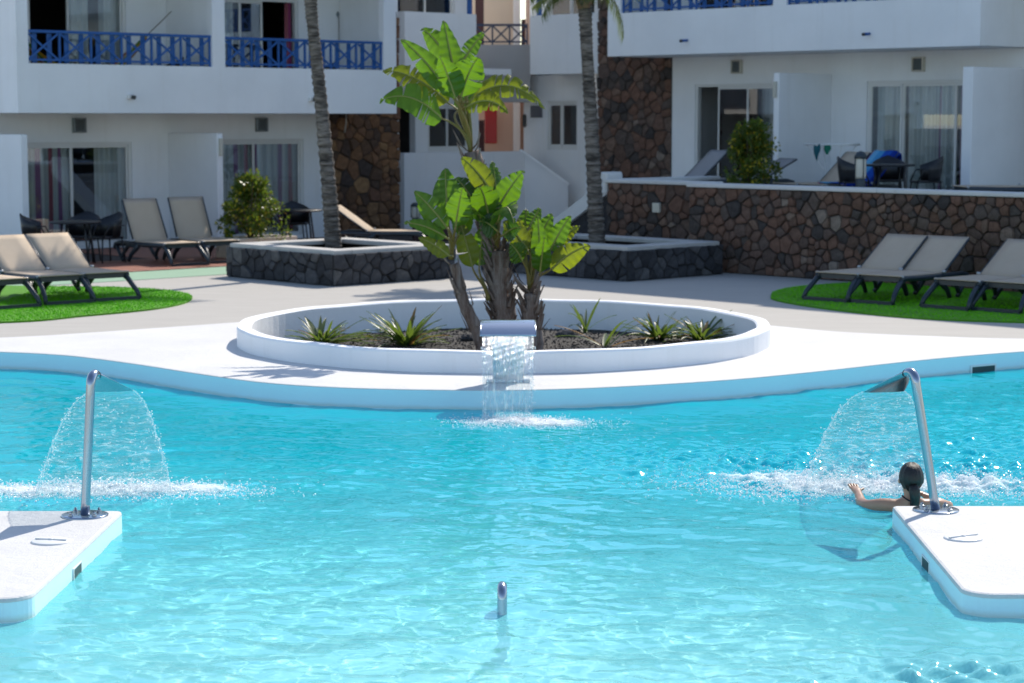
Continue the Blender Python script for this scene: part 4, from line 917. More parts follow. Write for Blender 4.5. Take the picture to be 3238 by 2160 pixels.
for k in range(6): MB().tube([(-.42, -.25 + .1 * k, .87), (.42, -.25 + .1 * k, .87)], .016, 6).build('rail', MATS['white_upvc'], A_)
for s in (-1, 1): MB().tube([(s * .42, -.26, .87), (s * .42, .26, .87)], .02, 6).build('side_bar', MATS['white_upvc'], A_); MB().tube([(s * .38, .22, .86), (-s * .1, -.2, .0)], .011, 6).build('leg', MATS['white_upvc'], A_); MB().tube([(s * .38, -.22, .86), (-s * .1, .2, .0)], .011, 6).build('leg', MATS['white_upvc'], A_)
mat_simple('teal_cloth', (.006, .10, .13), .8, 0, .2); mat_simple('green_cloth', (.005, .16, .10), .8, 0, .2)
for nm, m_, dx, hh, lab in (('swimsuit', 'teal_cloth', -.14, .28, 'teal bikini top hanging from the clothes airer'), ('swimsuit', 'green_cloth', .10, .17, 'green bikini bottom hanging from the clothes airer')):
    v = []; n = 8
    for i in range(n + 1):
        a = i / n
        for j in range(5): u = j / 4 - .5; v.append((dx + u * .13 * (1.15 - .5 * a + .2 * math.sin(5 * a)), -.262 - .012 * math.sin(6 * a + 5 * u), .975 - hh * a - (.03 if hh > .2 else 0) * math.cos(7 * u)))
    o = link(nm, mesh(nm, v, [(i * 5 + j, i * 5 + j + 1, (i + 1) * 5 + j + 1, (i + 1) * 5 + j) for i in range(n) for j in range(4)], True), MATS[m_]); o.location = A_.location; o.rotation_euler = A_.rotation_euler; tag(o, lab, 'swimwear'); o.modifiers.new('thick', 'SOLIDIFY').thickness = .006
t = NT('hammock_cloth'); co = t.coord(); sx = t.n('ShaderNodeSeparateXYZ'); t.l(co, sx.inputs[0]); c = t.ramp(t.math('FRACT', t.math('MULTIPLY', sx.outputs[1], 4.0)), [(0, (.45, .24, .02)), (.25, (.10, .22, .03)), (.45, (.5, .42, .30)), (.62, (.36, .10, .02)), (.8, (.45, .33, .04))], 'CONSTANT'); t.done(t.princ(c, .9, .1, 0, t.bump(t.noise(120, 2), .3, .004)))
v = []; f = []; n = 26
for i in range(n + 1):
    s = i / n; x = -2.95 + 2.9 * s; wz = .62 * math.sin(math.pi * s) ** .6 + .03; z = 4.03 - .80 * (1 - (2 * s - 1) ** 2) - .08 * s
    for j in range(9): u = j / 8 - .5; v.append((x, -.75 + u * wz, z - .16 * (1 - 4 * u * u) * math.sin(math.pi * s)))
f = [(i * 9 + j, i * 9 + j + 1, (i + 1) * 9 + j + 1, (i + 1) * 9 + j) for i in range(n) for j in range(8)]
Hm = empty('hammock', BL.location, RL, 'striped yellow and green hammock slung across the left balcony', 'hammock'); o = link('hammock_bed', mesh('hammock_bed', v, f, True), MATS['hammock_cloth'], Hm); o.modifiers.new('thick', 'SOLIDIFY').thickness = .008
MB().tube([(-.05, -.75, 3.95), (.55, -.37, 4.25), (1.09, -.03, 4.54)], .009, 5).build('rope', MATS['twig_bark'], Hm); MB().tube([(-2.95, -.75, 4.03), (-3.1, -.75, 4.12)], .009, 5).build('rope', MATS['twig_bark'], Hm)
for (x, y, lab) in ((.25, -.95, 'dark balcony armchair behind the blue railing, below the hammock rope'), (3.9, -.9, 'dark balcony armchair behind the blue railing, beside the palm trunk')):
    c = copy_tree(C0); X, Y_ = L2W(x, y); c.location = (X, Y_, 2.70); c.rotation_euler = (0, 0, R(200)); del c['group']; tag(c, lab, 'chair')
MB().tube([(0, 0, 0), (0, 0, -1.05)], .006, 5).build('hanging_cord', MATS['twig_bark']); _o = bpy.data.objects['hanging_cord']; X, Y_ = L2W(5.0, -.04); _o.location = (X, Y_, 4.45); tag(_o, 'thin cord hanging from a diamond hook on the balcony wall', 'cord')
# ================================================================ round white planter with its soil
PC = Vector((-.09, 22.70)); PRX, PRY = 2.89, 2.96
pl = empty('round_planter', (PC.x, PC.y, 0), 0, 'low round white plastered planter ring at the pool edge', 'planter')
v = []; f = []; n = 120; prof = [(0, 0), (0, .185), (-.012, .206), (-.13, .206), (-.15, .19), (-.15, -.3)]
for k in range(n):
    a = 2 * math.pi * k / n; wob = .006 * math.sin(9 * a + 1) + .004 * math.sin(23 * a)
    for dr, z in prof: v.append(((PRX + dr + wob) * math.cos(a), (PRY + dr + wob) * math.sin(a), z + (.004 * math.sin(13 * a) if z > .1 else 0)))
m = len(prof); f = [(k * m + j, ((k + 1) % n) * m + j, ((k + 1) % n) * m + j + 1, k * m + j + 1) for k in range(n) for j in range(m - 1)]
plaster('planter_paint', (.88, .885, .90), .06)
link('ring_wall', mesh('ring_wall', v, f, False), MATS['planter_paint'], pl)

# soil bed, slightly mounded
v = [(0, 0, -.09)]; f = []; nr, ns = 22, 96
for r in range(1, nr + 1):
    for k in range(ns):
        a = 2 * math.pi * k / ns; q = r / nr; x, y = (PRX - .12) * q * math.cos(a), (PRY - .12) * q * math.sin(a)
        v.append((x, y, -.09 - .06 * q * q + .018 * noise.noise(Vector((x * 2.3, y * 2.3, 0))) + .01 * noise.noise(Vector((x * 9, y * 9, 4)))))
f = [(0, 1 + k, 1 + (k + 1) % ns) for k in range(ns)] + [(1 + (r - 1) * ns + k, 1 + r * ns + k, 1 + r * ns + (k + 1) % ns, 1 + (r - 1) * ns + (k + 1) % ns) for r in range(1, nr) for k in range(ns)]
link('soil', mesh('soil', v, f, True), MATS['volcanic_gravel'], pl)
mb = MB(); rg_ = random.Random(4)                                     # loose lava grit on the bed
for k in range(5200):
    a = rg_.uniform(0, 6.28); q = math.sqrt(rg_.random()) * .96; x, y = (PRX - .14) * q * math.cos(a), (PRY - .14) * q * math.sin(a); s_ = rg_.uniform(.006, .017); z = -.09 - .06 * q * q + .004
    mb.add([(x - s_, y - s_ * .6, z), (x + s_ * .8, y - s_, z), (x + s_ * .3, y + s_, z), (x + rg_.uniform(-s_, s_) * .5, y, z + s_ * 1.1)], [(0, 1, 3), (1, 2, 3), (2, 0, 3)])
tag(mb.build('grit', MATS['volcanic_gravel'], pl), kind='stuff')
def rock(x, y, z, s, seed, mat, label):
    rg = random.Random(seed); v = []; f = []; nu, nv = 9, 6
    for j in range(nv + 1):
        for i in range(nu):
            a, b = 2 * math.pi * i / nu, math.pi * j / nv; p = Vector((math.cos(a) * math.sin(b) * 1.3, math.sin(a) * math.sin(b), math.cos(b) * .7)); p *= s * (1 + .35 * noise.noise(p * 1.7 + Vector((seed, 0, 0)))); v.append(p)
    f = [(j * nu + i, (j + 1) * nu + i, (j + 1) * nu + (i + 1) % nu, j * nu + (i + 1) % nu) for j in range(nv) for i in range(nu)]
    return tag(link('rock', mesh('rock', v, f), MATS[mat], None, (x, y, z)), label, 'rock')
mat_simple('pale_rock', (.24, .21, .18), .9, 0, .3, 12, 50, .6)
rock(-.50, 23.6, -.07, .075, 2, 'basalt_black', 'black lava rock on the gravel bed left of the waterfall spout'); rock(.62, 24.2, -.09, .085, 5, 'basalt_black', 'flat dark rock on the gravel bed right of the waterfall spout'); rock(.83, 24.0, -.10, .05, 8, 'pale_rock', 'small pale stone on the gravel bed beside the strap leaves')

# ================================================================ giant bird-of-paradise plants
leaf_mat('banana_leaf', (.030, .085, .010), (.07, .15, .018), .5, (.135, .28, .010), .36, 1.6)
leaf_mat('banana_leaf_old', (.06, .085, .012), (.13, .12, .02), .5, (.25, .32, .012), .45, 2.0)
leaf_mat('banana_leaf_deep', (.016, .055, .010), (.035, .085, .014), .35, (.06, .16, .008), .33, 1.6)
t = NT('leaf_midrib'); c = t.mix(t.noise(6, 3), (.16, .19, .04), (.27, .24, .06)); t.done(t.princ(c, .5, .4))
t = NT('petiole'); c = t.mix(t.noise(3, 4), (.10, .13, .02), (.22, .13, .04)); t.done(t.princ(c, .5, .4))
t = NT('sheath_bark'); co = t.coord(); mp = t.n('ShaderNodeMapping'); mp.inputs['Scale'].default_value = (9, 9, .9); t.l(co, mp.inputs['Vector']); n1 = t.noise(2, 5, .7, mp.outputs[0]); n2 = t.noise(40, 3, .7, co)
c = t.ramp(n1, [(.3, (.09, .05, .033)), (.5, (.22, .17, .145)), (.72, (.36, .32, .29))]); c = t.mix(t.math('MULTIPLY', n2, .4), c, (.05, .04, .035)); t.done(t.princ(c, .92, .15, 0, t.bump(n1, .8, .03)))
F_, CX_, CY_ = 4800., 1175.5, 784.; _p = R(6.112); _c, _s = math.cos(_p), math.sin(_p)
def at(px, py, y):
    """world point seen at plan depth y (used to read the leaf positions off the photograph)"""
    a, w = (px - CX_) / F_, (CY_ - py) / F_; t_ = y / (_c + w * _s); return Vector((a * t_, y, 2.42 + (-_s + w * _c) * t_))
def paddle(parent, base, tip, width, arch=.12, face=(0, -1, .3), fold=.25, tears=5, seed=0, mat='banana_leaf', crown=None, curl=0.0):
    """a paddle leaf: midrib from base to tip arching upwards, blade halves split by tears, petiole down to the crown"""
    rg = random.Random(seed); base, tip = Vector(base), Vector(tip); d = tip - base; L = d.length; up = Vector((0, 0, 1)); n = 30
    fn = Vector(face); side = d.cross(fn); side.normalize(); nrm = side.cross(d).normalized()
    mid = [base + d * s + up * (arch * L * 4 * s * (1 - s)) - up * (curl * L * s ** 3) for s in (i / n for i in range(n + 1))]
    lf = None
    mb = MB()
    for sd in (-1, 1):
        cuts = sorted(rg.uniform(.12, .95) for _ in range(tears)); seg = [0.0] + cuts + [1.0]
        for q in range(len(seg) - 1):
            a, b = seg[q], seg[q + 1]
            if b - a < .015: continue
            k = max(2, int((b - a) * 26)); droop = rg.uniform(-.05, .28) * (1 if tears else .2); skew = rg.uniform(0, .10); v = []; gap = min(.012, (b - a) * .2)
            for i in range(k + 1):
                s0 = a + (b - a) * i / k; s0e = s0 + (gap if i == 0 and q else 0) - (gap if i == k and q < len(seg) - 2 else 0)
                x = s0 * n; j = min(n - 1, int(x)); m0 = mid[j].lerp(mid[j + 1], x - j); w = width * .60 * (math.sin(math.pi * min(1, s0 ** .72 * .96 + .04)) ** .72) * (1 - .34 * s0)
                xe = min(1, s0e + skew * .6) * n; je = min(n - 1, int(xe)); me_ = mid[je].lerp(mid[je + 1], xe - je)
                for u in (0.0, .33, .66, 1.0):
                    p = m0.lerp(me_, u) + side * (sd * w * u) + nrm * (fold * w * u - (fold * .9 + droop) * w * u * u) + nrm * (.012 * math.sin(40 * s0 + 3 * u) * u)
                    v.append(p - base)
            f = []
            for i in range(k):
                for u in range(3):
                    qd = (i * 4 + u, i * 4 + u + 1, (i + 1) * 4 + u + 1, (i + 1) * 4 + u); f.append(qd if sd > 0 else qd[::-1])
            mb.add(v, f, True)
    lf = mb.build('leaf', MATS[mat], parent); lf.location = base - parent.location
    rib = MB().tube([p - base for p in mid], [.011 * (1 - .8 * i / n) + .002 for i in range(n + 1)], 6).build('midrib', MATS['leaf_midrib'], lf)
    if crown is not None:
        cr = Vector(crown); e = base - cr; d0 = d.normalized(); h1 = cr + up * e.length * .4; h2 = base - d0 * e.length * .35; pts = []
        for i in range(11):
            u = i / 10; pts.append((1 - u) ** 3 * cr + 3 * (1 - u) ** 2 * u * h1 + 3 * (1 - u) * u * u * h2 + u ** 3 * base)
        MB().tube([p - base for p in pts], [.030 * (1 - .6 * i / 10) for i in range(11)], 7, flat=.7).build('petiole', MATS['petiole'], lf)
    return lf
def sheath_trunk(parent, a, b, r0, r1, seed, nsh=26, spread=1.0):
    rg = random.Random(seed); a, b = Vector(a) - parent.location, Vector(b) - parent.location; d = b - a; pts = [a + d * (i / 20) + Vector((0.02 * math.sin(i * .4), 0, 0)) for i in range(21)]
    mb = MB().tube(pts, [(r0 + (r1 - r0) * i / 20) * (1 + .07 * math.sin(i * 2.1) + rg.uniform(-.04, .04)) for i in range(21)], 14); mb.build('trunk', MATS['sheath_bark'], parent)
    for k in range(nsh):                              # old leaf sheaths, fanned left and right
        s = .12 + .88 * k / nsh; sd = 1 if k % 2 else -1; p = a + d * s; rr = r0 + (r1 - r0) * s; ang = rg.uniform(-.5, .5) + (0 if sd > 0 else math.pi); o = Vector((math.cos(ang), math.sin(ang) - .5, 0)).normalized(); h = rg.uniform(.22, .40); w = rg.uniform(.02, .038)
        t2 = Vector((-o.y, o.x, 0)); e = p + o * (rr + .05 * spread * rg.uniform(.5, 1.5)) + d.normalized() * h; mid_ = p + o * (rr * 1.02) + d.normalized() * h * .5; st = p - o * rr * .6
        MB().add([st - t2 * w, st + t2 * w, mid_ - t2 * w * 1.2, mid_ + t2 * w * 1.2, e - t2 * w * .5, e + t2 * w * .5, mid_ + o * .015], [(0, 1, 3, 6, 2), (2, 6, 4), (6, 3, 5), (6, 5, 4)], False).build('leaf_sheath', MATS['sheath_bark'], parent)
TD = 22.55
def plant(name, base, label): return empty(name, base, 0, label, 'plant')
LF = 'bird_of_paradise_tree'
# tall one
b0 = Vector((.02, TD + .35, -.1)); cr = at(1080, 352, TD + .25); tall = plant(LF, b0, 'tall bird of paradise tree whose torn paddle leaves rise above the rest')
sheath_trunk(tall, b0, cr + Vector((0, 0, .02)), .085, .095, 2, 44, 1.2)
Y0 = TD + .2; fc = (0, -1, .25)
paddle(tall, at(1043, 165, Y0), at(1019, 47, Y0 - .05), .24, -.02, (.35, -1, .1), .35, 0, 1, crown=cr)
paddle(tall, at(1036, 150, Y0 + .1), at(968, 66, Y0 + .35), .27, .10, (-.5, -1, .5), .2, 1, 2, crown=cr)
paddle(tall, at(1030, 212, Y0 - .1), at(922, 90, Y0 - .25), .24, .06, (.5, -1, -.4), .3, 2, 3, crown=cr)
paddle(tall, at(1062, 140, Y0 + .15), at(1110, 74, Y0 + .3), .17, .02, (.4, -1, .2), .2, 2, 4, crown=cr)
paddle(tall, at(1058, 222, Y0 - .25), at(1100, 118, Y0 - .45), .34, .08, (.2, -1, -.2), .3, 3, 5, crown=cr, curl=.12)
paddle(tall, at(1076, 235, Y0), at(1251, 241, Y0 - .1), .30, .24, (-.2, -.85, .55), .5, 11, 6, 'banana_leaf_old', crown=cr, curl=.05)
paddle(tall, at(1072, 246, Y0 - .2), at(1166, 246, Y0 - .5), .26, .14, (0, -.9, .5), .4, 9, 7, 'banana_leaf_old', crown=cr, curl=.1)
paddle(tall, at(1014, 272, Y0 - .15), at(873, 224, Y0 - .35), .36, .16, (.2, -.9, .35), .25, 6, 8, 'banana_leaf', crown=cr, curl=.05)
paddle(tall, at(1028, 236, Y0 + .1), at(880, 166, Y0 + .25), .32, .12, (-.1, -.85, .6), .3, 12, 9, 'banana_leaf_old', crown=cr, curl=-.03)
paddle(tall, at(1046, 225, Y0 - .3), at(1010, 130, Y0 - .5), .30, .04, (-.3, -1, .1), .3, 2, 10, crown=cr)
paddle(tall, at(1050, 255, Y0 + .3), at(1130, 190, Y0 + .7), .24, .12, (.2, -.6, .8), .3, 5, 12, crown=cr)
# left leaning one
b1 = Vector((-.30, TD - .35, -.1)); c1 = at(1038, 606, TD - .4); left = plant(LF, b1, 'leaning bird of paradise plant on a bare grey trunk'); sheath_trunk(left, b1, c1, .075, .055, 5, 9, .5)
c1u = c1 + Vector((-.01, 0, .05)); Y1 = TD - .4
paddle(left, at(1026, 523, Y1 - .1), at(951, 440, Y1 - .2), .26, .05, (.5, -1, -.2), .25, 3, 21, crown=c1u); paddle(left, at(1026, 547, Y1 - .15), at(929, 512, Y1 - .35), .19, .08, (.2, -1, .6), .3, 2, 22, crown=c1u)
paddle(left, at(1032, 588, Y1 - .2), at(961, 546, Y1 - .3), .17, .06, (.1, -1, .5), .3, 1, 23, 'banana_leaf_old', crown=c1u); paddle(left, at(1026, 478, Y1 + .05), at(1022, 386, Y1 + .2), .28, .02, (.0, -1, .1), .2, 1, 24, crown=c1u)
paddle(left, at(1046, 520, Y1 - .2), at(1062, 430, Y1 - .4), .26, .06, (-.2, -1, .2), .3, 3, 25, crown=c1u); paddle(left, at(1052, 540, Y1 + .1), at(1080, 470, Y1 + .3), .22, .06, (.3, -1, .3), .3, 2, 26, crown=c1u)
# centre, stout one
b2 = Vector((-.06, TD, -.1)); c2 = at(1140, 575, TD - .05); mid_ = plant(LF, b2, 'stout bird of paradise plant with a fan of grey fibrous leaf sheaths on its trunk'); sheath_trunk(mid_, b2, c2, .12, .10, 7, 58, 1.7)
c2u = c2 + Vector((0, 0, .02)); Y2 = TD
paddle(mid_, at(1128, 440, Y2), at(1060, 362, Y2 - .15), .24, .07, (-.1, -1, .35), .3, 2, 31, 'banana_leaf_old', crown=c2u); paddle(mid_, at(1139, 440, Y2 + .1), at(1131, 370, Y2 + .2), .19, .03, (.6, -1, .2), .3, 2, 32, crown=c2u)
paddle(mid_, at(1145, 474, Y2 - .1), at(1202, 392, Y2 - .2), .26, .05, (-.3, -1, .1), .25, 3, 33, crown=c2u); paddle(mid_, at(1122, 500, Y2 - .3), at(1100, 420, Y2 - .55), .30, .12, (0, -1, .4), .3, 5, 34, crown=c2u, curl=.1)
paddle(mid_, at(1142, 510, Y2 - .35), at(1180, 490, Y2 - .8), .30, .25, (0, -.7, .7), .3, 8, 35, crown=c2u, curl=.2); paddle(mid_, at(1112, 520, Y2 - .2), at(1070, 480, Y2 - .6), .28, .18, (0, -.7, .7), .3, 4, 36, crown=c2u, curl=.1)
paddle(mid_, at(1135, 480, Y2 + .3), at(1090, 400, Y2 + .6), .28, .05, (0, -1, .2), .25, 3, 37, crown=c2u); paddle(mid_, at(1150, 490, Y2 + .25), at(1175, 430, Y2 + .6), .26, .05, (0, -1, .2), .25, 2, 38, crown=c2u)
paddle(mid_, at(1084, 612, Y2 - .2), at(1056, 510, Y2 - .3), .22, .04, (.1, -1, .1), .25, 1, 39, 'banana_leaf_old', crown=at(1120, 690, Y2 - .1)); paddle(mid_, at(1100, 610, Y2 - .1), at(1110, 520, Y2 - .1), .24, .04, (-.1, -1, .1), .25, 1, 40, crown=at(1122, 690, Y2 - .1))
for q, (ax, ay, tx, ty, w, dd) in enumerate(((1118, 505, 1085, 440, .26, -.15), (1100, 500, 1050, 452, .24, .2), (1132, 520, 1120, 450, .28, -.3), (1150, 500, 1168, 425, .24, .1), (1090, 470, 1045, 405, .26, .15), (1125, 470, 1112, 400, .26, .3), (1140, 530, 1100, 505, .26, -.45), (1155, 540, 1195, 520, .22, -.4))):
    paddle(mid_, at(ax, ay, Y2 + dd * .6), at(tx, ty, Y2 + dd), w, .08, (.2 - .1 * q % .4, -1, .3), .3, 3, 80 + q, 'banana_leaf_deep', crown=c2u, curl=.05)
# right one
b3 = Vector((.25, TD - .1, -.1)); c3 = at(1216, 672, TD - .15); right = plant(LF, b3, 'low bushy bird of paradise plant with bright upright leaves, right of the stout trunk'); sheath_trunk(right, b3, c3, .09, .085, 9, 40, 1.6)
c3u = c3 + Vector((0, 0, .02)); Y3 = TD - .1
for (bx_, by_, tx, ty, w, dy, ar, fx, te, sd, mt) in ((1211, 574, 1157, 508, .24, -.2, .05, .2, 1, 41, 1), (1222, 584, 1190, 503, .23, .1, .04, .1, 1, 42, 1), (1243, 622, 1235, 498, .19, -.1, .02, .1, 0, 43, 0), (1264, 574, 1310, 495, .20, 0, .05, -.2, 1, 44, 0), (1276, 564, 1331, 519, .15, .15, .08, -.3, 2, 45, 1), (1265, 619, 1354, 563, .25, -.2, .08, -.1, 3, 46, 1), (1240, 624, 1250, 545, .20, -.35, .03, .1, 0, 47, 0), (1216, 520, 1240, 478, .15, .2, .03, -.2, 1, 48, 0), (1200, 600, 1172, 560, .22, -.3, .08, .2, 2, 49, 0), (1228, 570, 1268, 490, .22, .25, .04, -.1, 1, 50, 0), (1204, 560, 1208, 480, .22, .3, .04, .1, 1, 52, 0)):
    paddle(right, at(bx_, by_, Y3 + dy * .5), at(tx, ty, Y3 + dy), w, ar, (fx, -1, .15), .3, te, sd, 'banana_leaf_old' if mt else 'banana_leaf', crown=c3u)
# ================================================================ strap-leaved plants in the bed
leaf_mat('strap_leaf', (.03, .07, .018), (.085, .13, .03), .35, (.16, .24, .03), .4, 6); leaf_mat('strap_leaf_dry', (.20, .11, .03), (.28, .18, .06), .35, (.35, .2, .05), .6, 6)
def strap_plant(px, py, n, L, seed, label, spread=1.0, up_=.8):
    d = 2.42 + .13; y = None
    a, w = (px - CX_) / F_, (CY_ - py) / F_; t_ = -d / (-_s + w * _c); base = Vector((a * t_, (_c + w * _s) * t_, -.125)); rg = random.Random(seed); o = empty('strap_leaf_plant', base, 0, label, 'plant')
    for k in range(n):
        az = rg.uniform(0, 6.28); el = rg.uniform(.5, 1.35) * up_; l = L * 1.5 * rg.uniform(.6, 1.1); d = Vector((math.cos(az) * math.cos(el) * spread, math.sin(az) * math.cos(el) * spread, math.sin(el))); p = Vector((rg.uniform(-.04, .04), rg.uniform(-.04, .04), 0)); sd = d.cross(Vector((0, 0, 1))).normalized(); v = []; f = []; m = 7; g = rg.uniform(.25, .75); wd = rg.uniform(.013, .025)
        for i in range(m + 1):
            s = i / m; q = p + d * l * s + Vector((0, 0, -g * l * s * s * .6)); w_ = wd * (math.sin(math.pi * (.15 + .85 * s)) ** .6 if s < 1 else 0.05); v += [q - sd * w_, q + Vector((0, 0, -.006)), q + sd * w_]
        for i in range(m):
            for j in range(2): f.append((i * 3 + j, i * 3 + j + 1, (i + 1) * 3 + j + 1, (i + 1) * 3 + j))
        link('leaf', mesh('leaf', v, f, True), MATS['strap_leaf_dry' if rg.random() < .13 else 'strap_leaf'], o)
    return o
strap_plant(740, 797, 70, .36, 1, 'spiky strap-leaved plant at the left end of the round planter', 1.25, .75); strap_plant(932, 800, 90, .46, 2, 'largest spiky strap-leaved plant, left of the waterfall spout', 1.0, .85)
strap_plant(1342, 765, 9, .40, 3, 'thin strap-leaved plant right of the bird of paradise trunks', 1.0, .85); strap_plant(1392, 800, 8, .50, 4, 'sparse strap-leaved plant with long arching blades right of the spout', 1.1, .8)
strap_plant(1512, 783, 60, .34, 5, 'dense spiky strap-leaved plant in the right half of the round planter', 1.1, .85); strap_plant(1612, 786, 66, .36, 6, 'spiky strap-leaved plant at the right end of the round planter', 1.1, .75)
# ================================================================ white platforms in the pool
def arc(cx, cy, r, a0, a1, n=7): return [(cx + r * math.cos(R(a0 + (a1 - a0) * i / n)), cy + r * math.sin(R(a0 + (a1 - a0) * i / n))) for i in range(n + 1)]
mat_simple('white_plastic', (.72, .72, .71), .4, 0, .05); mat_simple('niche_shade', (.02, .05, .05), .6, 0, .2)
t = NT('stainless_steel'); co = t.coord(); mp = t.n('ShaderNodeMapping'); mp.inputs['Scale'].default_value = (60, 60, 2); t.l(co, mp.inputs['Vector']); n1 = t.noise(3, 3, .6, mp.outputs[0])
t.done(t.princ((.36, .40, .46), t.math('ADD', t.math('MULTIPLY', n1, .10), .14), .5, 1.0, t.bump(n1, .03, .002)))
def platform(name, outline, label, lid, niche):
    o = empty(name, (0, 0, 0), 0, label, 'platform')
    v, f = prism(outline, -.075, -.05, .018, False); link('top_slab', mesh('top_slab', v, f), MATS['white_deck_paint'], o)
    v, f = prism(outline, -1.75, -.0755, 0, False); w = link('side_wall', mesh('side_wall', v, f), MATS['pool_wall_paint'], o); w.cycles.is_caustics_receiver = True
    l = MB().lathe([(.115, -.05), (.115, -.044), (.105, -.040), (.0, -.036)], 36, (lid[0], lid[1], 0), cap=False).build('access_lid', MATS['white_plastic'], o)
    MB().bar((lid[0] - .095, lid[1] + lid[2], -.034), (lid[0] + .095, lid[1] - lid[2], -.034), .012, .008).build('lid_rib', MATS['white_plastic'], l); MB().lathe([(.016, -.037), (.016, -.030), (0, -.030)], 10, (lid[0], lid[1], 0), cap=False).build('lid_knob', MATS['white_plastic'], l)
    x, y, sg = niche; q = MB().box(x - .004, x + .004, y - .10, y + .10, -.20, -.125, 0).build('niche_shade_panel', MATS['niche_shade'], o)  # flat dark panel, its colour stands in for shade inside a recess
    for a in ((y - .115, y - .10, -.215, -.115), (y + .10, y + .115, -.215, -.115), (y - .10, y + .10, -.125, -.115)): MB().box(x - .007, x + .007, a[0], a[1], a[2], a[3], .002).build('niche_frame', MATS['white_plastic'], q)
    return o
pL = platform('pool_platform', [(-9.4, 10.60), (-2.72, 10.60)] + arc(-2.66, 10.76, .16, -90, -5) + [(-2.475, 12.0)] + arc(-2.50, 12.99, .04, 0, 90, 4) + [(-9.4, 13.03)], 'white pool platform whose side wall catches the sun, holding the upright steel fountain', (-2.70, 12.05, .02), (-2.482, 11.72, 1))
pR = platform('pool_platform', [(9.4, 13.2)] + arc(2.47, 13.16, .04, 90, 180, 4) + [(2.40, 12.0)] + arc(2.53, 10.86, .16, 185, 270) + [(2.62, 10.70), (9.4, 10.68)], 'white pool platform with a shaded blue side wall, under the leaning steel fountain', (2.665, 12.15, -.05), (2.398, 11.9, -1))
# skimmer mouth in the far wall
sx_ = 4.85; sy_ = edge_y(sx_); ang = math.atan2(edge_y(sx_ + .1) - edge_y(sx_ - .1), .2)
sk_ = empty('pool_skimmer', (sx_, sy_ - .002, 0), ang, 'dark skimmer mouth in the far pool wall', 'skimmer'); MB().box(-.16, .16, -.012, .0, -.20, -.125, 0).build('opening', MATS['niche_shade'], sk_); MB().box(-.18, .18, -.016, 0, -.125, -.11, .002).build('frame_bar', MATS['white_plastic'], sk_)  # skimmer mouth is a thin dark slab painted as recess shade
for s in (-1, 1): MB().box(s * .17 - .01, s * .17 + .01, -.016, 0, -.22, -.1252, .002).build('frame_bar', MATS['white_plastic'], sk_)
# ================================================================ steel fountain posts
def fountain(base, bend, mouth, side, label, seed):
    base, bend, mouth, side = map(Vector, (base, bend, mouth, side)); o = empty('water_fountain', base, 0, label, 'fountain'); st = MATS['stainless_steel']
    fw_ = (mouth - bend); fw_.z = 0; fw_.normalize(); pts = []
    n = 10; top = bend - base
    for i in range(n + 1): pts.append(top * (i / n) * .965)
    r = .062; cc = top * .965 + fw_ * r
    for i in range(1, 9):
        a = math.pi - R(128) * i / 8; pts.append(cc + fw_ * (r * math.cos(a)) + Vector((0, 0, r * math.sin(a))))
    MB().tube(pts, .029, 16).build('pipe', st, o); e = pts[-1]; m = mouth - base; v = []; f = []; N = 20; K = 8; nrm = Vector((0, -.45, .9)).normalized()
    for k in range(K + 1):
        t_ = k / K; c = e.lerp(m, t_); w = .029 + (.135 - .029) * t_ ** .8; h = .027 + (.007 - .027) * t_ ** .6
        for i in range(N): a = 2 * math.pi * i / N; v.append(c + side * (w * math.cos(a)) + nrm * (h * math.sin(a)))
    f = [(k * N + i, k * N + (i + 1) % N, (k + 1) * N + (i + 1) % N, (k + 1) * N + i) for k in range(K) for i in range(N)]
    link('fan_nozzle', mesh('fan_nozzle', v, f, True), st, o)
    pl_ = MB().lathe([(.145, .0), (.145, .009), (.14, .011), (0, .011)], 40, cap=False).build('base_plate', st, o)
    for k in range(4):
        a = R(45 + 90 * k); c = (.105 * math.cos(a), .105 * math.sin(a), .011); b_ = MB().lathe([(.016, 0), (.016, .012), (.009, .014), (.009, .024), (.005, .028), (0, .028)], 8, c, False, False).build('bolt', st, o)
    return o
fountain((-2.665, 12.856, -.05), (-2.618, 12.90, .795), (-2.555, 13.24, .685), (.985, .17, 0), 'upright steel fountain pipe with a fan nozzle on the sunlit-side platform', 1)
fountain((2.68, 13.03, -.05), (2.535, 13.05, .79), (2.395, 13.36, .665), (.96, -.20, .05), 'leaning steel fountain pipe with a fan nozzle beside the swimmer', 2)
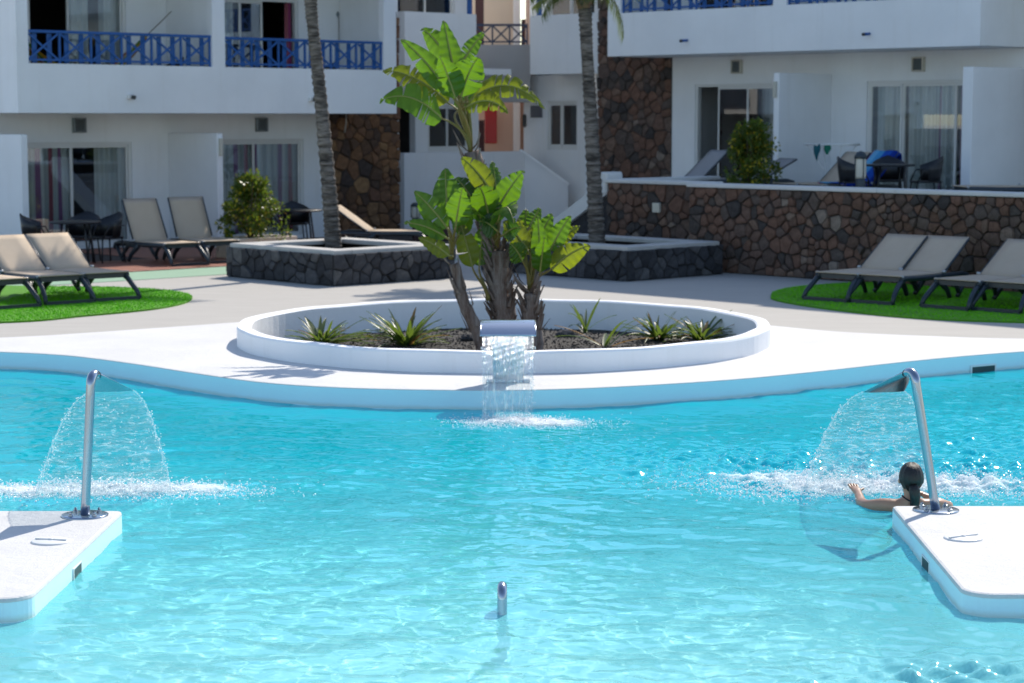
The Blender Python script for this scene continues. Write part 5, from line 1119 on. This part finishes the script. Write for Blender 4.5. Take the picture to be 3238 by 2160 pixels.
# ------------------------------------------------ falling water
def falling_mat(name, white, dens, scale, opaque=.0, gloss=.5):
    t = NT(name); co = t.coord('UV'); mp = t.n('ShaderNodeMapping'); mp.inputs['Scale'].default_value = scale; t.l(co, mp.inputs['Vector'])
    n1 = t.noise(1.0, 5, .62, mp.outputs[0], .6); n2 = t.noise(3.1, 3, .6, mp.outputs[0], .3)
    body = t.n('ShaderNodeBsdfTransparent'); body.inputs['Color'].default_value = (.93, .98, .99, 1)
    gl = t.n('ShaderNodeBsdfGlossy'); gl.inputs['Roughness'].default_value = .12; gl.inputs['Color'].default_value = (1, 1, 1, 1)
    nb = t.bump(n1, 1.0, .06, t.bump(n2, .6, .02)); t.l(nb, gl.inputs['Normal']); fr = t.n('ShaderNodeFresnel'); fr.inputs['IOR'].default_value = 1.22; t.l(nb, fr.inputs['Normal'])
    m1 = t.n('ShaderNodeMixShader'); t.l(t.math('ADD', t.math('MULTIPLY', fr.outputs[0], gloss), .015), m1.inputs[0]); t.l(body.outputs[0], m1.inputs[1]); t.l(gl.outputs[0], m1.inputs[2])
    df = t.n('ShaderNodeBsdfDiffuse'); df.inputs['Color'].default_value = (.86, .93, .95, 1); tl = t.n('ShaderNodeBsdfTranslucent'); tl.inputs['Color'].default_value = (.86, .93, .95, 1); a_ = t.n('ShaderNodeMixShader'); a_.inputs[0].default_value = .55; t.l(df.outputs[0], a_.inputs[1]); t.l(tl.outputs[0], a_.inputs[2])
    streak = t.ramp(t.math('MULTIPLY', n1, t.math('ADD', n2, .5)), [(dens, (0, 0, 0)), (dens + .10, (white, white, white))])
    m2 = t.n('ShaderNodeMixShader'); t.l(t.math('ADD', streak, opaque), m2.inputs[0]); t.l(m1.outputs[0], m2.inputs[1]); t.l(a_.outputs[0], m2.inputs[2]); return t.done(m2.outputs[0])
falling_mat('fan_water', .26, .54, (8, 60, 1), .0, .45); falling_mat('sheet_water', .4, .54, (30, 3.2, 1), .02, .5)
t = NT('water_drop'); df = t.n('ShaderNodeBsdfDiffuse'); df.inputs['Color'].default_value = (.97, .98, .99, 1); tl = t.n('ShaderNodeBsdfTranslucent'); tl.inputs['Color'].default_value = (.97, .98, .99, 1); a_ = t.n('ShaderNodeMixShader'); a_.inputs[0].default_value = .6; t.l(df.outputs[0], a_.inputs[1]); t.l(tl.outputs[0], a_.inputs[2])
gl = t.n('ShaderNodeBsdfGlossy'); gl.inputs['Roughness'].default_value = .15; m1 = t.n('ShaderNodeMixShader'); m1.inputs[0].default_value = .12; t.l(a_.outputs[0], m1.inputs[1]); t.l(gl.outputs[0], m1.inputs[2]); t.done(m1.outputs[0])
ICO_V = []; _ph = (1 + 5 ** .5) / 2
for a in (-1, 1):
    for b in (-_ph, _ph): ICO_V += [(0, a, b), (a, b, 0), (b, 0, a)]
ICO_V = np.array(ICO_V) / np.linalg.norm([1, _ph])
ICO_F = []
for i in range(12):
    for j in range(i + 1, 12):
        for k in range(j + 1, 12):
            if all(np.linalg.norm(ICO_V[p] - ICO_V[q]) < 1.1 for p, q in ((i, j), (j, k), (i, k))):
                nn = np.cross(ICO_V[j] - ICO_V[i], ICO_V[k] - ICO_V[i]); ICO_F.append((i, j, k) if nn @ ICO_V[i] > 0 else (i, k, j))
ICO_F = np.array(ICO_F)
def drops(name, P, Rr, parent=None, flat=.8, label=None, cat=None):
    n = len(P); fl_ = np.ones((n, 1, 3)); fl_[:, 0, 2] = flat; V = (ICO_V[None] * Rr[:, None, None] * fl_ + P[:, None]).reshape(-1, 3); Fq = (ICO_F[None] + 12 * np.arange(n)[:, None, None]).reshape(-1, 3)
    return tag(link(name, np_mesh(name, V, Fq), MATS['water_drop'], parent), label, cat, kind='stuff')
def water_fan(mouth, side, end, half, label, seed):
    mouth, side, end = map(Vector, (mouth, side, end)); rg = np.random.default_rng(seed); nu, nv = 64, 70; v = []; f = []; o = empty('water_fan', (end.x, end.y, WATER_Z), 0, label, 'falling water'); o0 = o.location
    def pos(u, t_, jit=0.0):
        w = .13 + (half - .13) * t_; c = mouth.lerp(end, t_); z = mouth.z + (WATER_Z - mouth.z) * (.28 * t_ + .72 * t_ * t_)
        rip = .016 * t_ * math.sin(30 * t_ + 2.2 * math.sin(3 * u + seed)) + .010 * t_ * math.sin(61 * t_ + 5 * u) + .008 * math.sin(17 * u + 11 * t_) * t_
        return Vector((c.x, c.y, z)) + side * (u * w) + Vector((0, -.18 * (1 - u * u) * t_ * .3, 0)) + Vector((0, rip, rip * .6))
    for j in range(nv + 1):
        for i in range(nu + 1): v.append(pos(2 * i / nu - 1, j / nv) - o0)
    rs = random.Random(seed)
    for j in range(nv):
        for i in range(nu):
            t_ = j / nv; q = noise.noise(Vector((i * .13, j * .10, seed * 7.7)))          # the sheet breaks up as it falls
            if q > .78 - .9 * max(0, t_ - .55): continue
            f.append((j * (nu + 1) + i, j * (nu + 1) + i + 1, (j + 1) * (nu + 1) + i + 1, (j + 1) * (nu + 1) + i))
    me = mesh('water_sheet', v, f, True); L = me.uv_layers.new(name='UV'); idx = np.empty(len(me.loops), np.int32); me.loops.foreach_get('vertex_index', idx); L.data.foreach_set('uv', np.stack([(idx % (nu + 1)) / nu, (idx // (nu + 1)) / nv], 1).astype(np.float32).ravel())
    link('water_sheet', me, MATS['fan_water'], o)
    for u in (-1, 1):                                 # thicker, beaded rims
        pts = [pos(u, j / 60) - o0 for j in range(61)]; MB().tube(pts, [.004 + .0025 * math.sin(j * 1.9) + .005 * rs.random() * j / 60 for j in range(61)], 6).build('water_rim', MATS['fan_water_rim'], o)
    P = []; Rr = []
    for k in range(520):
        u = rg.uniform(-1, 1) if rg.random() < .5 else rg.choice((-1, 1)) * rg.uniform(.93, 1.05); t_ = rg.beta(2.6, 1.2); p = pos(u, t_) - o0; P.append(p + Vector(rg.normal(0, .012, 3))); Rr.append(rg.uniform(.0025, .0075))
    drops('spray_drops', np.array([tuple(p) for p in P]), np.array(Rr) * .8, o)
    return o
t = NT('fan_water_rim'); p_ = t.princ((.9, .96, .98), .1, .6); tr = t.n('ShaderNodeBsdfTransparent'); m1 = t.n('ShaderNodeMixShader'); m1.inputs[0].default_value = .68; t.l(p_, m1.inputs[1]); t.l(tr.outputs[0], m1.inputs[2]); t.done(m1.outputs[0])
water_fan((-2.555, 13.25, .684), (.985, .17, 0), (-2.84, 14.35, 0), .46, 'clear fan of water falling from the upright steel fountain', 3)
water_fan((2.395, 13.37, .664), (.96, -.20, .05), (2.50, 14.5, 0), .46, 'clear fan of water falling from the leaning fountain past the swimmer', 5)
def surf_z(x, y):
    i = int(np.clip(np.searchsorted(wxs, x), 0, NXW - 1)); j = int(np.clip(np.searchsorted(wys, y), 0, NYW - 1)); return float(GZ[j, i])
t = NT('froth'); at_ = t.n('ShaderNodeAttribute'); at_.attribute_name = 'cover'; co = t.coord(); n1 = t.noise(34, 6, .75, co, .5)
a_ = t.n('ShaderNodeMixShader'); a_.inputs[0].default_value = .4; d_ = t.n('ShaderNodeBsdfDiffuse'); d_.inputs['Color'].default_value = (.95, .97, .98, 1); tl = t.n('ShaderNodeBsdfTranslucent'); tl.inputs['Color'].default_value = (.95, .97, .98, 1); t.l(d_.outputs[0], a_.inputs[1]); t.l(tl.outputs[0], a_.inputs[2])
cv = t.ramp(t.math('SUBTRACT', t.math('MULTIPLY', at_.outputs['Fac'], 1.25), n1), [(-.0, (0, 0, 0)), (.35, (.95, .95, .95))]); tr = t.n('ShaderNodeBsdfTransparent'); m_ = t.n('ShaderNodeMixShader'); t.l(cv, m_.inputs[0]); t.l(tr.outputs[0], m_.inputs[1]); t.l(a_.outputs[0], m_.inputs[2]); t.done(m_.outputs[0])
def splash(parts, label, seed):
    """soft froth lying on the water, with fine drops thrown up over it"""
    rg = np.random.default_rng(seed); P = []; Rr = []; Fl = []; o = empty('water_splash', (parts[0][0], parts[0][1], WATER_Z), 0, label, 'splash'); o0 = np.array(o.location)
    for (cx, cy, sx, sy, hz, n, r0, r1) in parts:
        for k in range(n):
            x = cx + rg.normal(0, sx); y = cy + rg.normal(0, sy); h = hz * rg.exponential(.4) * math.exp(-((x - cx) / sx) ** 2 * .4); P.append((x, y, surf_z(x, y) + h * .5 + .002)); Rr.append(rg.uniform(r0, r1) * .55); Fl.append(.8)
    drops('spray_drops', np.array(P) - o0, np.array(Rr), o, np.array(Fl))
    x0 = min(p[0] - 2.6 * p[2] for p in parts); x1 = max(p[0] + 2.6 * p[2] for p in parts); y0 = min(p[1] - 2.6 * p[3] for p in parts); y1 = max(p[1] + 2.6 * p[3] for p in parts)
    X = np.arange(x0, x1, .022); Yy = np.arange(y0, y1, .022); gx, gy = np.meshgrid(X, Yy); C = np.zeros_like(gx)
    for (cx, cy, sx, sy, hz, n, r0, r1) in parts: C = np.maximum(C, min(1.0, n / (sx * sy * 42000)) ** .35 * np.exp(-.5 * ((gx - cx) / (sx * 1.0)) ** 2 - .5 * ((gy - cy) / (sy * 1.0)) ** 2))
    wi = np.clip(np.searchsorted(wxs, gx), 0, NXW - 1); wj = np.clip(np.searchsorted(wys, gy), 0, NYW - 1); gz = GZ[wj, wi] + .006 + C * (.016 * np.abs(np.sin(gx * 61 + 3 * np.sin(gy * 37))) + .014 * rg.random(gx.shape))
    V = np.stack([gx.ravel(), gy.ravel(), gz.ravel()], 1) - o0; nx_ = len(X); ii_ = (np.arange(len(Yy) - 1)[:, None] * nx_ + np.arange(nx_ - 1)[None]).ravel(); fq = np.stack([ii_, ii_ + 1, ii_ + 1 + nx_, ii_ + nx_], 1); cf = C.ravel()
    fq = fq[cf[fq].max(1) > .12]; used = np.unique(fq); re = np.zeros(len(V), int); re[used] = np.arange(len(used)); me = np_mesh('froth', V[used], re[fq]); at2 = me.attributes.new('cover', 'FLOAT', 'POINT'); at2.data.foreach_set('value', cf[used].astype(np.float32))
    tag(link('froth', me, MATS['froth'], o), kind='stuff'); return o
splash([(-2.85, 14.45, .44, .17, .07, 5000, .006, .016), (-2.2, 14.5, .25, .14, .04, 600, .004, .011), (-3.4, 14.45, .3, .15, .04, 1100, .005, .013)], 'white splash line where the fan of the upright fountain lands', 1)
splash([(2.45, 14.6, .45, .22, .08, 5200, .006, .016), (2.95, 14.65, .6, .27, .06, 4200, .005, .013), (1.9, 14.9, .5, .3, .03, 1500, .004, .010), (2.6, 15.5, 1.0, .5, .02, 700, .003, .008)], 'white splash where the leaning fountain lands around the swimmer', 2)
splash([(.03, 17.80, .22, .16, .05, 4200, .006, .013), (.30, 17.68, .24, .12, .03, 1300, .005, .011), (.4, 17.4, .5, .4, .01, 160, .006, .010)], 'white splash at the foot of the central waterfall', 3)
# ================================================================ waterfall spout on the deck
SPX = -.035; spt = empty('waterfall_spout', (SPX, 19.05, 0), 0, 'curved stainless steel waterfall spout in front of the round planter', 'spout'); st = MATS['stainless_steel']
def swept(prof, hw, th, taper=None):
    v = []; f = []; n = len(prof)
    for i, (y, z) in enumerate(prof):
        a = prof[max(i - 1, 0)]; b = prof[min(i + 1, n - 1)]; ty, tz = b[0] - a[0], b[1] - a[1]; l = math.hypot(ty, tz); ny, nz = tz / l, -ty / l; w = hw if taper is None else taper[i]
        for x, s in ((-w, 0), (w, 0), (w, 1), (-w, 1)): v.append((x, y - ny * th * s, z - nz * th * s))
    f = [(i * 4 + j, i * 4 + (j + 1) % 4, (i + 1) * 4 + (j + 1) % 4, (i + 1) * 4 + j) for i in range(n - 1) for j in range(4)] + [(0, 1, 2, 3)[::-1], tuple(range((n - 1) * 4, n * 4))]
    return v, f
prof = [(.05, .0), (.05, .30)] + [(-.20 + .25 * math.cos(R(a)), .32 + .28 * math.sin(R(a))) for a in range(0, 100, 8)] + [(-.30, .590), (-.38, .568), (-.45, .535), (-.51, .492)]
tp = [.14, .15] + [.15 + (.245 - .15) * min(1, k / 7) for k in range(13)] + [.245] * 4
v, f = swept(prof, .245, .022, tp); o = link('curved_hood', mesh('curved_hood', v, f), st, spt); o.modifiers.new('edge', 'BEVEL').width = .006; o.data.polygons.foreach_set('use_smooth', [True] * len(o.data.polygons)); o.modifiers.new('flat', 'EDGE_SPLIT').split_angle = R(35)
for s in (-1, 1):
    MB().tube([(s * .245, -.2, .592), (s * .245, -.30, .580), (s * .245, -.38, .558), (s * .245, -.45, .525), (s * .245, -.51, .482)], .007, 8).build('side_lip', st, spt)
MB().box(-.20, .20, -.06, .16, .0, .012, .003).build('base_plate', st, spt)
ws = empty('waterfall_sheet', (SPX, 17.9, WATER_Z), 0, 'rippled sheet of water falling from the steel spout into the pool', 'falling water'); v = []; f = []; nu, nv = 50, 70
for j in range(nv + 1):
    t_ = j / nv
    for i in range(nu + 1):
        u = 2 * i / nu - 1; y = 18.54 + (17.92 - 18.54) * t_; z = .485 + (WATER_Z - .485) * (.15 * t_ + .85 * t_ * t_); rip = .010 * math.sin(26 * u + 5 * math.sin(4 * t_ + u * 2)) * (.3 + t_) + .007 * math.sin(47 * u + 23 * t_) * t_ + .006 * math.sin(70 * t_ + 9 * u)
        v.append((u * (.232 - .012 * t_), y + rip - 17.9, z - WATER_Z))
for j in range(nv):
    for i in range(nu):
        if noise.noise(Vector((i * .16, j * .07, 3.3))) > .8 - .75 * max(0, j / nv - .6): continue
        f.append((j * (nu + 1) + i, j * (nu + 1) + i + 1, (j + 1) * (nu + 1) + i + 1, (j + 1) * (nu + 1) + i))
me = mesh('water_sheet', v, f, True); L = me.uv_layers.new(name='UV'); idx = np.empty(len(me.loops), np.int32); me.loops.foreach_get('vertex_index', idx); L.data.foreach_set('uv', np.stack([(idx % (nu + 1)) / nu, (idx // (nu + 1)) / nv], 1).astype(np.float32).ravel()); link('water_sheet', me, MATS['sheet_water'], ws)
P = np.array([(rng.choice((-1, 1)) * rng.uniform(.18, .24), 18.4 - 17.9 - .5 * q, .6 - .6 * q * q + .02) for q in rng.uniform(.2, 1, 120)]); drops('spray_drops', P, rng.uniform(.003, .007, 120), ws)
# steel pipe standing in the shallow water
pp = empty('bent_pipe', (-.052, 10.80, -1.1), 0, 'short bent steel pipe poking out of the water on its own', 'pipe')
pts = [(0, 0, 0), (0, 0, .6), (0, 0, 1.0)] + [(0, .055 - .055 * math.cos(R(a)), 1.0 + .055 * math.sin(R(a))) for a in range(20, 181, 20)] + [(0, .11, .93)]
MB().tube(pts, .026, 16).build('pipe', MATS['stainless_steel'], pp); MB().lathe([(.07, 0), (.07, .01), (0, .01)], 20, cap=False).build('flange', MATS['stainless_steel'], pp)
# ================================================================ swimmer, seen from behind
t = NT('skin'); c = t.mix(t.noise(9, 4), (.40, .20, .125), (.50, .27, .18)); p_ = t.n('ShaderNodeBsdfPrincipled'); t.l(c, p_.inputs['Base Color']); p_.inputs['Roughness'].default_value = .38; p_.inputs['Subsurface Weight'].default_value = .12; p_.inputs['Subsurface Radius'].default_value = (.02, .008, .004); t.done(p_.outputs[0])
t = NT('wet_hair'); co = t.coord(); mp = t.n('ShaderNodeMapping'); mp.inputs['Scale'].default_value = (60, 60, 5); t.l(co, mp.inputs['Vector']); n1 = t.noise(2, 4, .6, mp.outputs[0]); t.done(t.princ(t.mix(n1, (.004, .004, .005), (.014, .011, .010)), .46, .5, 0, t.bump(n1, .6, .01)))
mat_simple('black_strap', (.01, .011, .016), .7, 0, .1)
pe = empty('person', (2.655, 13.72, WATER_Z + .03), 0, 'swimmer with wet dark ponytail and black halter strap, arms spread beside the right fountain', 'person')
def skinned(name, joints, edges, mat, parent, root=0, sub=2):
    me = bpy.data.meshes.new(name); me.from_pydata([j[0] for j in joints], edges, []); me.update(); o = link(name, me, MATS[mat], parent); m = o.modifiers.new('Skin', 'SKIN'); m.use_smooth_shade = True
    for i, j in enumerate(joints):
        r_ = j[1]; me.skin_vertices[0].data[i].radius = r_ if hasattr(r_, '__len__') else (r_, r_)
    me.skin_vertices[0].data[root].use_root = True
    s = o.modifiers.new('Sub', 'SUBSURF'); s.levels = sub; s.render_levels = sub; return o
# local z = 0 at the water line, +y away from the camera
J = [((0, .05, -.55), (.13, .09)), ((0, .02, -.32), (.115, .08)), ((0, .0, -.06), (.13, .085)), ((0, -.003, .03), (.080, .06)), ((0, .0, .065), (.050, .052)), ((0, .012, .098), (.052, .055)), ((0, .018, .142), (.070, .080)), ((0, .02, .192), (.075, .090)), ((0, .015, .240), (.055, .065)),
     ((-.10, 0, .018), (.060, .052)), ((-.175, .01, .004), (.058, .054)), ((-.275, .08, -.012), (.043, .040)), ((-.30, .18, -.012), (.040, .036)), ((-.29, .36, .02), (.028, .024)), ((-.30, .43, .035), (.036, .016)),
     ((.10, 0, .018), (.060, .052)), ((.175, .01, .004), (.058, .054)), ((.27, .08, -.02), (.043, .040)), ((.255, .17, -.02), (.038, .034)), ((.15, .24, .02), (.026, .022)), ((.105, .27, .04), (.034, .016)),
     ((-.085, .10, -.75), (.085, .085)), ((-.09, .22, -1.0), (.055, .055)), ((-.09, .05, -1.3), (.04, .04)), ((.085, .10, -.75), (.085, .085)), ((.09, .25, -1.0), (.055, .055)), ((.09, .1, -1.3), (.04, .04))]
Ed = [(0, 1), (1, 2), (2, 3), (3, 4), (4, 5), (5, 6), (6, 7), (7, 8), (2, 9), (9, 10), (10, 11), (11, 12), (12, 13), (13, 14), (2, 15), (15, 16), (16, 17), (17, 18), (18, 19), (19, 20), (0, 21), (21, 22), (22, 23), (0, 24), (24, 25), (25, 26)]
for hb, d0, sp in ((14, Vector((-.12, .95, .30)).normalized(), Vector((1, .12, 0)).normalized()), (20, Vector((-.85, .45, .30)).normalized(), Vector((.45, .85, 0)).normalized())):
    p0_ = Vector(J[hb][0])
    for k, (off, ln) in enumerate(((-.027, .062), (-.009, .074), (.009, .070), (.026, .056))):
        a = len(J); q = p0_ + sp * off + d0 * .03; J += [(tuple(q), (.0095, .0085)), (tuple(q + d0 * ln * .55 + Vector((0, 0, .004))), (.0085, .008)), (tuple(q + d0 * ln - Vector((0, 0, .012))), (.0065, .006))]; Ed += [(hb, a), (a, a + 1), (a + 1, a + 2)]
    a = len(J); sgn = 1 if hb == 14 else -1; q = p0_ + sp * (.034 * sgn) - d0 * .012; J += [(tuple(q), (.011, .010)), (tuple(q + (d0 * .6 + sp * sgn * .7) * .045), (.0085, .008))]; Ed += [(hb, a), (a, a + 1)]
skinned('body', J, Ed, 'skin', pe)
# head details
for s in (-1, 1):
    MB().lathe([(.004, -.006), (.016, -.004), (.018, .002), (.012, .007), (.003, .008)], 12).build('ear', MATS['skin'], pe, (s * .077, .015, .165), (R(0), R(90 * s), R(0)))
def blob(name, mat, c, r, parent, n=(28, 18), fn=None):
    v = []; f = []; a, b = n
    for j in range(b + 1):
        for i in range(a):
            th, ph = 2 * math.pi * i / a, math.pi * j / b; p = Vector((math.cos(th) * math.sin(ph) * r[0], math.sin(th) * math.sin(ph) * r[1], math.cos(ph) * r[2])); p = fn(p) if fn else p; v.append(Vector(c) + p)
    f = [(j * a + i, (j + 1) * a + i, (j + 1) * a + (i + 1) % a, j * a + (i + 1) % a) for j in range(b) for i in range(a)]; return link(name, mesh(name, v, f, True), MATS[mat], parent)
def hairfn(p):
    q = p.copy()
    if p.z < -.02: q.x *= 1 - .35 * min(1, (-.02 - p.z) / .09); q.y = q.y * .9 - .006
    if p.y > .035 and p.z < .06: q.y = .035                            # the face side stays free
    q += p.normalized() * (.004 * math.sin(26 * math.atan2(p.x, -p.y)) * (.4 + abs(p.z) * 6)); return q
blob('hair', 'wet_hair', (0, .006, .190), (.083, .098, .102), pe, (40, 24), hairfn)
hr = MB().tube([(0, -.080, .150), (.004, -.094, .120), (.010, -.088, .07), (.012, -.080, .03), (.014, -.085, -.01), (.016, -.090, -.05)], [.030, .040, .036, .029, .022, .008], 12, flat=.7).build('ponytail', MATS['wet_hair'], pe)
MB().tube([(0.0, -.098, .132), (.02, -.096, .13)], .016, 8).build('hair_tie', MATS['black_strap'], hr)
blob('nose', 'skin', (0, .110, .155), (.013, .018, .02), pe, (10, 8)); 
for s in (-1, 1): blob('eye', 'white_plastic', (s * .030, .091, .172), (.012, .008, .008), pe, (10, 8))
blob('mouth', 'red_enamel', (0, .092, .12), (.022, .008, .007), pe, (10, 6))
MB().tube([(.058 * math.cos(R(a)), .002 + .066 * math.sin(R(a)), .055 + .012 * math.cos(R(2 * a))) for a in range(0, 361, 15)], .0055, 6).build('halter_strap', MATS['black_strap'], pe); MB().tube([(-.012, -.064, .05), (-.014, -.080, .01), (-.016, -.094, -.06)], .007, 6).build('halter_strap', MATS['black_strap'], pe)
